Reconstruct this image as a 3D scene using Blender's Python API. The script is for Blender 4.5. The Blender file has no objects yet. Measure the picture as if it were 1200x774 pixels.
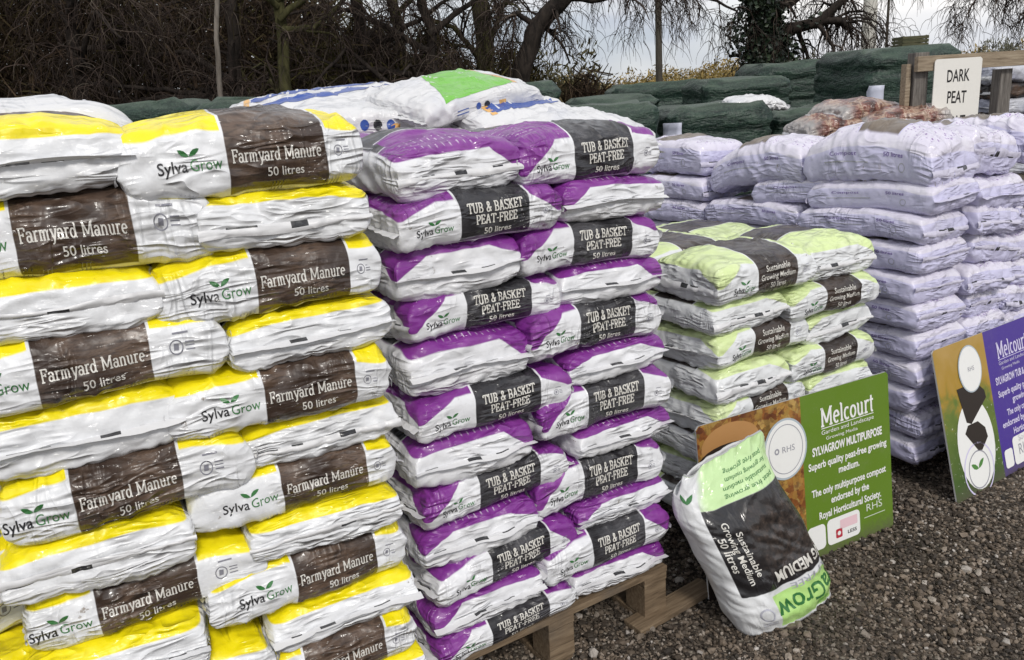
import bpy, bmesh, math, random
import numpy as np
from mathutils import Vector, Matrix

random.seed(7)
RNG = np.random.default_rng(7)
scene = bpy.context.scene
COL = scene.collection
rad = math.radians

# ------------------------------------------------------------------ camera
F_PX, PITCH, ROLL, CAM_H = 967.0, 0.271, -0.063, 1.777
PSI = 0.5735                                    # direction in which the row of pallets runs


def make_camera():
    Fv = Vector((0, math.cos(PITCH), -math.sin(PITCH)))
    U0 = Vector((0, math.sin(PITCH), math.cos(PITCH)))
    R0 = Vector((1, 0, 0))
    Rv = R0 * math.cos(ROLL) + U0 * math.sin(ROLL)
    Uv = -R0 * math.sin(ROLL) + U0 * math.cos(ROLL)
    cam = bpy.data.cameras.new("camera")
    cam.sensor_width = 36
    cam.sensor_fit = 'HORIZONTAL'
    cam.lens = F_PX / 1200 * 36
    cam.clip_start = 0.05
    cam.clip_end = 2000
    o = bpy.data.objects.new("camera", cam)
    COL.objects.link(o)
    m = Matrix((Rv, Uv, -Fv)).transposed().to_4x4()
    m.translation = Vector((0, 0, CAM_H))
    o.matrix_world = m
    scene.camera = o


make_camera()

# ------------------------------------------------------------------ noise
_perm = np.random.default_rng(3).permutation(256)
_perm = np.concatenate([_perm, _perm, _perm])
_grad = np.random.default_rng(4).normal(size=(256, 3))
_grad /= np.linalg.norm(_grad, axis=1)[:, None]


def pnoise(p):
    p = np.asarray(p, float)
    i = np.floor(p).astype(int)
    f = p - i
    u = f * f * f * (f * (f * 6 - 15) + 10)
    i &= 255
    out = 0
    for dx in (0, 1):
        wx = u[:, 0] if dx else 1 - u[:, 0]
        for dy in (0, 1):
            wy = u[:, 1] if dy else 1 - u[:, 1]
            for dz in (0, 1):
                wz = u[:, 2] if dz else 1 - u[:, 2]
                h = _perm[_perm[_perm[(i[:, 0] + dx) & 255] + ((i[:, 1] + dy) & 255)] + ((i[:, 2] + dz) & 255)]
                g = _grad[h]
                d = f - np.array([dx, dy, dz])
                out = out + wx * wy * wz * (g * d).sum(1)
    return out * 1.6


def sm(a, b, x):
    t = np.clip((x - a) / (b - a), 0, 1)
    return t * t * (3 - 2 * t)


# ------------------------------------------------------------------ node helpers
class NT:
    """a small wrapper that writes node trees as expressions"""

    def __init__(s, name):
        s.m = bpy.data.materials.new(name)
        s.m.use_nodes = True
        s.t = s.m.node_tree
        s.t.nodes.clear()
        s.out = s.t.nodes.new('ShaderNodeOutputMaterial')

    def n(s, typ, **kw):
        nd = s.t.nodes.new(typ)
        for k, v in kw.items():
            setattr(nd, k, v)
        return nd

    def put(s, sock, v):
        if v is None:
            return
        if isinstance(v, bpy.types.NodeSocket):
            s.t.links.new(v, sock)
        elif isinstance(v, (tuple, list)) and sock.type == 'RGBA' and len(v) == 3:
            sock.default_value = (*v, 1)
        else:
            sock.default_value = v

    def math(s, op, a, b=None, c=None, clamp=False):
        nd = s.n('ShaderNodeMath', operation=op, use_clamp=clamp)
        s.put(nd.inputs[0], a)
        s.put(nd.inputs[1], b)
        s.put(nd.inputs[2], c)
        return nd.outputs[0]

    def step(s, a, b, x):
        nd = s.n('ShaderNodeMapRange', interpolation_type='SMOOTHSTEP')
        s.put(nd.inputs['Value'], x)
        s.put(nd.inputs['From Min'], a)
        s.put(nd.inputs['From Max'], b)
        return nd.outputs[0]

    def lin(s, x, a, b, c, d):
        nd = s.n('ShaderNodeMapRange')
        for k, v in zip(('Value', 'From Min', 'From Max', 'To Min', 'To Max'), (x, a, b, c, d)):
            s.put(nd.inputs[k], v)
        return nd.outputs[0]

    def mix(s, f, a, b):
        nd = s.n('ShaderNodeMix', data_type='RGBA')
        s.put(nd.inputs[0], f)
        s.put(nd.inputs[6], a)
        s.put(nd.inputs[7], b)
        return nd.outputs[2]

    def attr(s, name):
        return s.n('ShaderNodeAttribute', attribute_name=name).outputs['Vector']

    def sep(s, v):
        nd = s.n('ShaderNodeSeparateXYZ')
        s.put(nd.inputs[0], v)
        return nd.outputs

    def comb(s, x, y, z):
        nd = s.n('ShaderNodeCombineXYZ')
        for k, v in enumerate((x, y, z)):
            s.put(nd.inputs[k], v)
        return nd.outputs[0]

    def vmath(s, op, a, b=None):
        nd = s.n('ShaderNodeVectorMath', operation=op)
        s.put(nd.inputs[0], a)
        if op == 'SCALE':
            s.put(nd.inputs['Scale'], b)
        else:
            s.put(nd.inputs[1], b)
        return nd.outputs[0]

    def mapping(s, v, scale=(1, 1, 1), rot=(0, 0, 0), loc=(0, 0, 0)):
        nd = s.n('ShaderNodeMapping')
        s.put(nd.inputs['Vector'], v)
        nd.inputs['Scale'].default_value = scale
        nd.inputs['Rotation'].default_value = rot
        nd.inputs['Location'].default_value = loc
        return nd.outputs[0]

    def noise(s, v, scale=5, detail=3, rough=.55, dist=0.0, col=False):
        nd = s.n('ShaderNodeTexNoise')
        s.put(nd.inputs['Vector'], v)
        s.put(nd.inputs['Scale'], scale)
        nd.inputs['Detail'].default_value = detail
        nd.inputs['Roughness'].default_value = rough
        nd.inputs['Distortion'].default_value = dist
        return nd.outputs['Color' if col else 'Fac']

    def ridge(s, v, scale=5, power=3.0, detail=2, dist=.4):
        """thin creases: 1 on the crease, 0 elsewhere"""
        f = s.noise(v, scale, detail, .5, dist)
        a = s.math('ABSOLUTE', s.math('MULTIPLY_ADD', f, 2.0, -1.0))
        a = s.math('SUBTRACT', 1.0, s.math('MULTIPLY', a, 2.2, clamp=True), clamp=True)
        return s.math('POWER', a, power)

    def ramp(s, x, stops):
        nd = s.n('ShaderNodeValToRGB')
        s.put(nd.inputs[0], x)
        el = nd.color_ramp.elements
        while len(el) > 1:
            el.remove(el[-1])
        for k, (p, c) in enumerate(stops):
            e = el[0] if k == 0 else el.new(p)
            e.position = p
            e.color = (*c, 1)
        return nd.outputs[0]

    def bump(s, h, strength=.5, dist=.01, normal=None):
        nd = s.n('ShaderNodeBump')
        s.put(nd.inputs['Height'], h)
        nd.inputs['Strength'].default_value = strength
        nd.inputs['Distance'].default_value = dist
        s.put(nd.inputs['Normal'], normal)
        return nd.outputs[0]

    def pbr(s, col, rough=.5, spec=.5, normal=None, metal=0.0, **kw):
        b = s.n('ShaderNodeBsdfPrincipled')
        s.put(b.inputs['Base Color'], col)
        s.put(b.inputs['Roughness'], rough)
        s.put(b.inputs['Specular IOR Level'], spec)
        s.put(b.inputs['Metallic'], metal)
        s.put(b.inputs['Normal'], normal)
        for k, v in kw.items():
            s.put(b.inputs[k], v)
        s.t.links.new(b.outputs[0], s.out.inputs[0])
        return s.m


def bag_crinkle(T, rest, strength=.8):
    """creased polythene: two families of slanting creases, fine crumple, fading in and out over the bag"""
    rnd = T.n('ShaderNodeObjectInfo').outputs['Random']
    off = T.comb(T.math('MULTIPLY', rnd, 17.0), T.math('MULTIPLY', rnd, 31.0), T.math('MULTIPLY', rnd, 9.0))
    v = T.vmath('ADD', rest, off)
    a = T.ridge(T.mapping(v, (3.5, 4, 17), (0, rad(34), 0)), 2.4, 1.3, 1, .5)
    b = T.ridge(T.mapping(v, (3.5, 4, 19), (0, rad(-42), rad(15))), 2.1, 1.3, 1, .5)
    c = T.ridge(T.mapping(v, (22, 5, 6), (rad(15), 0, 0)), 1.7, 1.6, 1, .6)
    m1 = T.step(.44, .62, T.noise(v, 6, 2))
    m2 = T.step(.46, .62, T.noise(T.vmath('ADD', v, (3.3, 1.2, 0.4)), 5, 2))
    h = T.math('ADD', T.math('MULTIPLY', a, m1), T.math('MULTIPLY', b, m2))
    h = T.math('MULTIPLY_ADD', T.math('MULTIPLY', c, m2), .5, h)
    h = T.math('MULTIPLY_ADD', T.noise(v, 55, 2, .5), .22, h)
    h = T.math('MULTIPLY_ADD', T.noise(v, 13, 2, .5, .4), 1.2, h)
    n = T.bump(h, strength, .0095)
    rough = T.lin(T.noise(v, 9, 3), .3, .7, .30, .48)
    d1 = T.ridge(T.mapping(v, (4, 4, 30), (0, rad(38), 0)), 2.6, 2.2, 1, .35)
    d2 = T.ridge(T.mapping(v, (4, 4, 34), (0, rad(-36), rad(10))), 2.2, 2.2, 1, .35)
    hc = T.math('ADD', T.math('MULTIPLY', d1, T.step(.40, .58, T.noise(v, 5, 2))), T.math('MULTIPLY', d2, T.step(.45, .6, T.noise(T.vmath('ADD', v, (7.1, 2.2, 1.4)), 4, 2))))
    T.coat = dict([('Coat Weight', .45), ('Coat Roughness', .11), ('Coat Normal', T.bump(hc, 1.0, .006, n))])
    return v, n, rough


# bag geometry shared by all the stacked sacks (metres)
BL, BW, BT = .505, .365, .130
SHIFT = {}


def bag_material(name, cfg, shift):
    T = NT(name)
    rest = T.attr('rest')
    v, nrm, rough = bag_crinkle(T, rest, cfg.get('crinkle', .85))
    x, y, z = T.sep(rest)
    ax = T.math('ABSOLUTE', x)
    ay = T.math('ABSOLUTE', y)
    zf = T.math('DIVIDE', z, BT / 2)
    e = T.step(BL / 2 - .055, BL / 2 - .01, ax)
    wob = T.math('MULTIPLY_ADD', T.noise(v, 6, 2), .22, -.11)
    thr = T.math('ADD', T.lin(e, 0, 1, cfg['side'], cfg['end']), wob)
    cy_ = T.lin(ay, BW * .24, BW * .49, 0, 1)
    cx_ = T.lin(ax, BL / 2 - .12, BL / 2 - .02, 0, 1)
    sgn = T.math('SIGN', T.math('MULTIPLY', x, y))
    pick = T.lin(T.math('MULTIPLY', sgn, T.math('SUBTRACT', T.n('ShaderNodeObjectInfo').outputs['Random'], .5)), -.2, .2, .12, 1.0)
    corner = T.math('MULTIPLY', T.math('MULTIPLY', cy_, cx_), pick)
    thr = T.math('SUBTRACT', thr, T.math('MULTIPLY', corner, cfg.get('dip', .35)))
    top = T.step(-.03, .03, T.math('SUBTRACT', zf, thr))
    dirt = T.math('MULTIPLY', T.step(.52, .8, T.noise(v, 4, 5, .65)), .32)
    white = T.mix(dirt, cfg['white'], (.42, .41, .38))
    white = T.mix(T.math('MULTIPLY', T.step(.66, .74, T.noise(v, 38, 3, .6)), T.step(.5, .62, T.noise(v, 3, 2))), white, (.24, .20, .16))
    tcol = T.mix(T.step(.45, .8, T.noise(v, 11, 3)), cfg['top'], cfg['top2'])
    if cfg.get('speck'):
        vo = T.n('ShaderNodeTexVoronoi')
        T.put(vo.inputs['Vector'], T.mapping(rest, (60, 95, 40)))
        vo.inputs['Scale'].default_value = 1
        s1 = T.math('MULTIPLY', T.math('MULTIPLY', T.step(.34, .22, vo.outputs['Distance']), T.step(.9, .97, zf)), T.step(.40, .5, T.noise(rest, 8, 2)))
        tcol = T.mix(s1, tcol, cfg['speck'])
    if cfg.get('lines'):                       # rows of small print on the upper face
        w = T.n('ShaderNodeTexWave', wave_type='BANDS', bands_direction='Y')
        T.put(w.inputs['Vector'], rest)
        w.inputs['Scale'].default_value = 16
        lt = T.math('MULTIPLY', T.step(.86, .97, w.outputs['Fac']), T.step(.45, .55, T.noise(T.mapping(rest, (120, 8, 8)), 1, 2)))
        lt = T.math('MULTIPLY', lt, T.math('MULTIPLY', T.step(.9, .98, zf), T.step(-.16, -.17, x)))
        tcol = T.mix(T.math('MULTIPLY', lt, .6), tcol, (.75, .7, .78))
    col = T.mix(top, white, tcol)
    if cfg.get('panel'):
        p0, p1 = cfg['panel'][0] + shift, cfg['panel'][1] + shift
        back = T.math('GREATER_THAN', y, BW * .40)
        xs = T.math('MULTIPLY', x, T.lin(back, 0, 1, 1, -1))
        xs = T.math('ADD', xs, T.math('MULTIPLY_ADD', T.noise(T.mapping(v, (2, 2, 14)), 1, 1), .012, -.006))
        hgt = T.step(cfg.get('panel_low', -.86) - .02, cfg.get('panel_low', -.86) + .02, zf)
        if cfg.get('one_side'):
            hgt = T.math('MULTIPLY', hgt, T.step(BW * .47, BW * .455, y))
        pan = T.math('MULTIPLY', T.math('MULTIPLY', T.step(p0 - .0012, p0 + .0012, xs), T.step(p1 + .0012, p1 - .0012, xs)), hgt)
        rim = T.math('MULTIPLY', T.math('MULTIPLY', T.step(p0 - .0065, p0 - .005, xs), T.step(p1 + .0065, p1 + .005, xs)), hgt)
        straw_sheen = T.ridge(T.mapping(v, (7, 5, 34), (0, rad(-38), rad(20))), 3.5, 1.3, 3, .8)  # pale slanting streaks: printed straw and film sheen, painted into the panel colour
        straw_sheen = T.math('MULTIPLY', straw_sheen, T.step(.38, .62, T.noise(v, 7, 2)))
        pc = T.mix(T.math('MULTIPLY', straw_sheen, cfg.get('straw_sheen', .8)), cfg['pcol'], cfg['pcol2'])
        col = T.mix(rim, col, white)
        col = T.mix(pan, col, pc)
    return T.pbr(col, rough, .5, nrm, **T.coat)


def ink_material(name, c):
    T = NT(name)
    rest = T.attr('rest')
    v, nrm, rough = bag_crinkle(T, rest, .4)
    wear = T.step(.55, .75, T.noise(v, 60, 3))
    return T.pbr(T.mix(T.math('MULTIPLY', wear, .35), c, tuple(.45 * k + .16 for k in c)), rough, .5, nrm, **T.coat)


INK = {}
for nm, c in (('white', (.66, .64, .59)), ('black', (.015, .015, .018)), ('green', (.035, .17, .045)), ('grey', (.22, .22, .26)),
              ('violet', (.16, .10, .34)), ('blue', (.02, .07, .33)), ('leaf', (.16, .48, .05)), ('orange', (.75, .42, .12)), ('faint', (.40, .40, .46))):
    INK[nm] = ink_material('ink_' + nm, c)


# ------------------------------------------------------------------ lettering
def arc(cx, cy, rx, ry, a0, a1, n=9):
    return [(cx + rx * math.cos(rad(a0 + (a1 - a0) * k / n)), cy + ry * math.sin(rad(a0 + (a1 - a0) * k / n))) for k in range(n + 1)]


# slab-serif stroke letters, x-height 1, capital height 1.4: (advance, strokes)
SLAB = {
    'F': (1.02, [[(.2, 0), (.2, 1.4)], [(0, .04), (.45, .04)], [(0, 1.36), (.9, 1.36), (.9, 1.05)], [(.2, .74), (.65, .74)], [(.65, .9), (.65, .58)]]),
    'M': (1.7, [[(.2, 0), (.2, 1.4), (.78, .25), (1.36, 1.4), (1.36, 0)], [(0, .04), (.42, .04)], [(1.14, .04), (1.58, .04)], [(0, 1.36), (.3, 1.36)], [(1.28, 1.36), (1.58, 1.36)]]),
    'T': (1.05, [[(.47, 0), (.47, 1.4)], [(.25, .05), (.7, .05)], [(0, 1.05), (0, 1.35), (.94, 1.35), (.94, 1.05)]]),
    'U': (1.15, [[(.2, 1.4)] + arc(.52, .4, .32, .38, 180, 360) + [(.84, 1.4)], [(0, 1.35), (.4, 1.35)], [(.64, 1.35), (1.04, 1.35)]]),
    'B': (1.05, [[(.2, 0), (.2, 1.4)], [(0, .05), (.5, .05)] + arc(.5, .38, .38, .33, -90, 90) + [(.2, .72)], [(0, 1.35), (.45, 1.35)] + arc(.48, 1.04, .32, .31, 90, -90) + [(.2, .72)]]),
    'A': (1.2, [[(.14, 0), (.54, 1.4), (.94, 0)], [(.28, .48), (.8, .48)], [(0, .05), (.34, .05)], [(.74, .05), (1.08, .05)]]),
    'S': (.95, [arc(.42, 1.04, .34, .3, 20, 270) + arc(.42, .37, .37, .33, 90, -160), [(.76, 1.4), (.76, 1.08)], [(.06, .34), (.06, .02)]]),
    'K': (1.15, [[(.2, 0), (.2, 1.4)], [(0, .05), (.42, .05)], [(0, 1.35), (.42, 1.35)], [(.2, .62), (.88, 1.35)], [(.42, .8), (.92, .05)], [(.68, .05), (1.08, .05)], [(.68, 1.35), (1.04, 1.35)]]),
    'E': (.98, [[(.2, 0), (.2, 1.4)], [(0, .05), (.85, .05), (.85, .36)], [(0, 1.35), (.82, 1.35), (.82, 1.06)], [(.2, .72), (.6, .72)], [(.6, .9), (.6, .55)]]),
    'P': (1.0, [[(.2, 0), (.2, 1.4)], [(0, .05), (.45, .05)], [(0, 1.35), (.48, 1.35)] + arc(.5, .98, .36, .37, 90, -90) + [(.2, .61)]]),
    'R': (1.1, [[(.2, 0), (.2, 1.4)], [(0, .05), (.42, .05)], [(0, 1.35), (.48, 1.35)] + arc(.5, 1.0, .34, .35, 90, -90) + [(.2, .65)], [(.52, .65), (.86, .05)], [(.66, .05), (1.02, .05)]]),
    '&': (1.1, [[(.95, .05), (.3, 1.05)] + arc(.48, 1.12, .2, .24, 190, -10) + [(.2, .5)] + arc(.4, .36, .3, .32, 150, 330) + [(.95, .72)]]),
    '-': (.6, [[(.06, .62), (.5, .62)]]),
    'a': (.95, [arc(.36, .3, .28, .27, 0, 360, 12), arc(.38, .66, .3, .3, 160, 0) + [(.68, .05), (.88, .05)]]),
    'r': (.78, [[(.22, 0), (.22, .98)], [(0, .05), (.48, .05)], [(.03, .95), (.22, .95)], arc(.5, .6, .28, .36, 170, 50)]),
    'm': (1.5, [[(.2, 0), (.2, .98)], [(.03, .95), (.2, .95)], [(.02, .05), (.4, .05)], arc(.43, .62, .23, .34, 180, 0) + [(.66, 0)], [(.52, .05), (.82, .05)], arc(.9, .62, .24, .34, 180, 0) + [(1.14, 0)], [(1.0, .05), (1.34, .05)]]),
    'n': (1.08, [[(.2, 0), (.2, .98)], [(.03, .95), (.2, .95)], [(.02, .05), (.4, .05)], arc(.48, .62, .28, .34, 180, 0) + [(.76, 0)], [(.58, .05), (.96, .05)]]),
    'u': (1.08, [[(.03, .95), (.22, .95)] + arc(.48, .36, .27, .34, 180, 360) + [(.75, .95), (.58, .95)], [(.75, .4), (.75, .05), (.95, .05)]]),
    'y': (1.0, [[(.14, .95), (.48, .05)], [(.84, .95), (.4, -.32), (.16, -.4)], [(0, .95), (.34, .95)], [(.66, .95), (.98, .95)]]),
    'd': (1.08, [arc(.4, .46, .32, .43, 0, 360, 12), [(.74, 1.4), (.74, .05), (.95, .05)], [(.54, 1.37), (.74, 1.37)]]),
    'e': (.95, [[(.12, .52), (.78, .52)] + arc(.45, .48, .34, .44, 8, 310, 12)]),
    'l': (.55, [[(.05, 1.37), (.24, 1.37), (.24, .05)], [(.04, .05), (.46, .05)]]),
    'c': (.88, [arc(.45, .48, .34, .44, 50, 310, 11)]),
    'o': (.98, [arc(.45, .48, .35, .44, 0, 360, 14)]),
    't': (.68, [[(.26, 1.3), (.26, .2)] + arc(.42, .2, .16, .16, 180, 300, 5), [(.04, .95), (.56, .95)]]),
    ' ': (.6, []),
}


def split_corners(strokes):
    """cut polylines at sharp corners so that every piece keeps its full width"""
    out = []
    for st in strokes:
        cur = [st[0]]
        for i in range(1, len(st)):
            cur.append(st[i])
            if i + 1 < len(st):
                a = np.subtract(st[i], st[i - 1])
                b = np.subtract(st[i + 1], st[i])
                la, lb = np.linalg.norm(a), np.linalg.norm(b)
                if la > 1e-5 and lb > 1e-5 and np.dot(a, b) / (la * lb) < .75:
                    out.append(cur)
                    cur = [st[i]]
        if len(cur) > 1:
            out.append(cur)
    return out


def slab_text(s, w=.2):
    """flat strokes -> (verts 2d, faces); strokes of one letter get a tiny height of their own"""
    V, Fc, H = [], [], []
    x0, k = 0.0, 0
    for ch in s:
        adv, strokes = SLAB[ch]
        for st in split_corners(strokes):
            k += 1
            pts = np.array(st, float)
            keep = [0] + [i for i in range(1, len(pts)) if np.linalg.norm(pts[i] - pts[i - 1]) > 1e-4]
            pts = pts[keep]
            t = np.gradient(pts, axis=0)
            t /= np.linalg.norm(t, axis=1)[:, None] + 1e-9
            nn = np.stack([-t[:, 1], t[:, 0]], 1)
            ww = (w * (.62 + .38 * sm(.2, .75, np.abs(t[:, 1]))))[:, None] / 2
            pts = pts.copy()
            base = len(V)
            for p, q in ((pts + nn * ww), (pts - nn * ww)),:
                for a, b in zip(p, q):
                    V += [(a[0] + x0, a[1]), (b[0] + x0, b[1])]
                    H += [k % 5, k % 5]
            for i in range(len(pts) - 1):
                Fc.append((base + 2 * i, base + 2 * i + 1, base + 2 * i + 3, base + 2 * i + 2))
        x0 += adv
    V = np.array(V)
    V = V / 1.4
    return V, Fc, np.array(H) * 4e-5


_fc = {}


def sans_text(s, bold=0.0):
    key = (s, bold)
    if key not in _fc:
        cu = bpy.data.curves.new('t', 'FONT')
        cu.body = s
        cu.resolution_u = 3
        cu.offset = bold
        o = bpy.data.objects.new('t', cu)
        me = o.to_mesh()
        V = np.array([v.co[:2] for v in me.vertices], float).reshape(-1, 2)
        Fc = [tuple(p.vertices) for p in me.polygons]
        o.to_mesh_clear()
        bpy.data.objects.remove(o)
        bpy.data.curves.remove(cu)
        V[:, 0] -= V[:, 0].min()
        V = V / .7                                   # capital height about 1
        _fc[key] = (V, Fc, np.zeros(len(V)))
    return _fc[key]


def refine(V, Fc, H, maxlen):
    bm = bmesh.new()
    vs = [bm.verts.new((v[0], v[1], h)) for v, h in zip(V, H)]
    for f in Fc:
        try:
            bm.faces.new([vs[i] for i in f])
        except ValueError:
            pass
    bmesh.ops.triangulate(bm, faces=bm.faces[:])
    for _ in range(5):
        ed = [e for e in bm.edges if e.calc_length() > maxlen]
        if not ed:
            break
        bmesh.ops.subdivide_edges(bm, edges=ed, cuts=1, use_grid_fill=False)
        bmesh.ops.triangulate(bm, faces=[f for f in bm.faces if len(f.verts) > 3])
    bm.verts.index_update()
    out = np.array([v.co[:] for v in bm.verts]).reshape(-1, 3)
    fc = [tuple(v.index for v in f.verts) for f in bm.faces]
    bm.free()
    return out, fc


def fit(text, cx, cy, width, height, maxlen=.009, rot=0.0, slab=False, bold=0.0, w=.2):
    """lettering centred on (cx, cy) in a flat layout, width by capital height in metres -> points (x, y, tiny height), faces"""
    V, Fc, H = slab_text(text, w) if slab else sans_text(text, bold)
    V = V.copy()
    span = V[:, 0].max() - V[:, 0].min()
    V[:, 0] = (V[:, 0] - V[:, 0].min() - span / 2) * (width / span)
    V[:, 1] = (V[:, 1] - .5) * height
    P, fc = refine(V, Fc, H, maxlen)
    c, s = math.cos(rot), math.sin(rot)
    Q = P.copy()
    Q[:, 0] = cx + P[:, 0] * c - P[:, 1] * s
    Q[:, 1] = cy + P[:, 0] * s + P[:, 1] * c
    return Q, fc


def shape(pts, maxlen=.009, h=0.0):
    return refine(np.array(pts, float), [tuple(range(len(pts)))], np.full(len(pts), h), maxlen)


def ring(cx, cy, r, w, n=20, h=0.0, ry=None):
    ry = ry or r
    V, Fc = [], []
    for k in range(n):
        a = 2 * math.pi * k / n
        V += [(cx + r * math.cos(a), cy + ry * math.sin(a)), (cx + (r - w) * math.cos(a), cy + (ry - w) * math.sin(a))]
        j = (k + 1) % n
        Fc.append((2 * k, 2 * k + 1, 2 * j + 1, 2 * j))
    return refine(np.array(V), Fc, np.full(len(V), h), .02)


def disc(cx, cy, rx, ry, n=24, h=0.0, maxlen=.03):
    return shape([(cx + rx * math.cos(2 * math.pi * k / n), cy + ry * math.sin(2 * math.pi * k / n)) for k in range(n)], maxlen, h)


def leaf_pts(x, y, L, a):
    c, s = math.cos(a), math.sin(a)
    prof = [(0, 0), (.25, .17), (.55, .22), (.85, .12), (1, 0), (.8, -.1), (.5, -.16), (.2, -.1)]
    return [(x + L * (p * c - q * s), y + L * (p * s + q * c)) for p, q in prof]


# ------------------------------------------------------------------ mesh building
def mesh_obj(name, V, Fc, mats, parent=None, midx=None, rest=None, smooth=True, link=True):
    me = bpy.data.meshes.new(name)
    me.from_pydata([tuple(v) for v in V], [], Fc)
    if rest is not None:
        at = me.attributes.new('rest', 'FLOAT_VECTOR', 'POINT')
        at.data.foreach_set('vector', np.asarray(rest, dtype=np.float32).ravel())
    for m in (mats if isinstance(mats, (list, tuple)) else [mats]):
        me.materials.append(m)
    if midx is not None:
        me.polygons.foreach_set('material_index', np.asarray(midx, dtype=np.int32))
    me.polygons.foreach_set('use_smooth', [smooth] * len(me.polygons))
    me.update()
    o = bpy.data.objects.new(name, me)
    if link:
        COL.objects.link(o)
    if parent is not None:
        o.parent = parent
    return o


def tag(o, label=None, cat=None, group=None, kind=None):
    for k, v in (('label', label), ('category', cat), ('group', group), ('kind', kind)):
        if v:
            o[k] = v
    return o


class MB:
    """collects simple solids into one mesh"""

    def __init__(s):
        s.bm = bmesh.new()

    def box(s, c, size, rot=None, bevel=0.0):
        g = bmesh.ops.create_cube(s.bm, size=1)
        vs = g['verts']
        M = Matrix.Translation(c) @ (rot.to_4x4() if rot is not None else Matrix()) @ Matrix.Diagonal((*size, 1))
        bmesh.ops.transform(s.bm, matrix=M, verts=vs)
        if bevel:
            es = list({e for v in vs for e in v.link_edges})
            bmesh.ops.bevel(s.bm, geom=es, offset=bevel, segments=2, affect='EDGES', profile=.6)
        return s

    def build(s, name, mats, parent=None, smooth=False):
        me = bpy.data.meshes.new(name)
        s.bm.to_mesh(me)
        s.bm.free()
        for m in (mats if isinstance(mats, (list, tuple)) else [mats]):
            me.materials.append(m)
        me.polygons.foreach_set('use_smooth', [smooth] * len(me.polygons))
        o = bpy.data.objects.new(name, me)
        COL.objects.link(o)
        if parent is not None:
            o.parent = parent
        return o


def empty(name, loc=(0, 0, 0), rz=0.0):
    o = bpy.data.objects.new(name, None)
    COL.objects.link(o)
    o.location = loc
    o.rotation_euler = (0, 0, rz)
    return o


def copy_tree(o, parent=None):
    c = o.copy()
    COL.objects.link(c)
    if parent is not None:
        c.parent = parent
    for ch in list(o.children):
        copy_tree(ch, c)
    return c


# ------------------------------------------------------------------ the sack
SEC_E, CAP_E, CAP_R = 4.4, 3.0, .052


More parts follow.
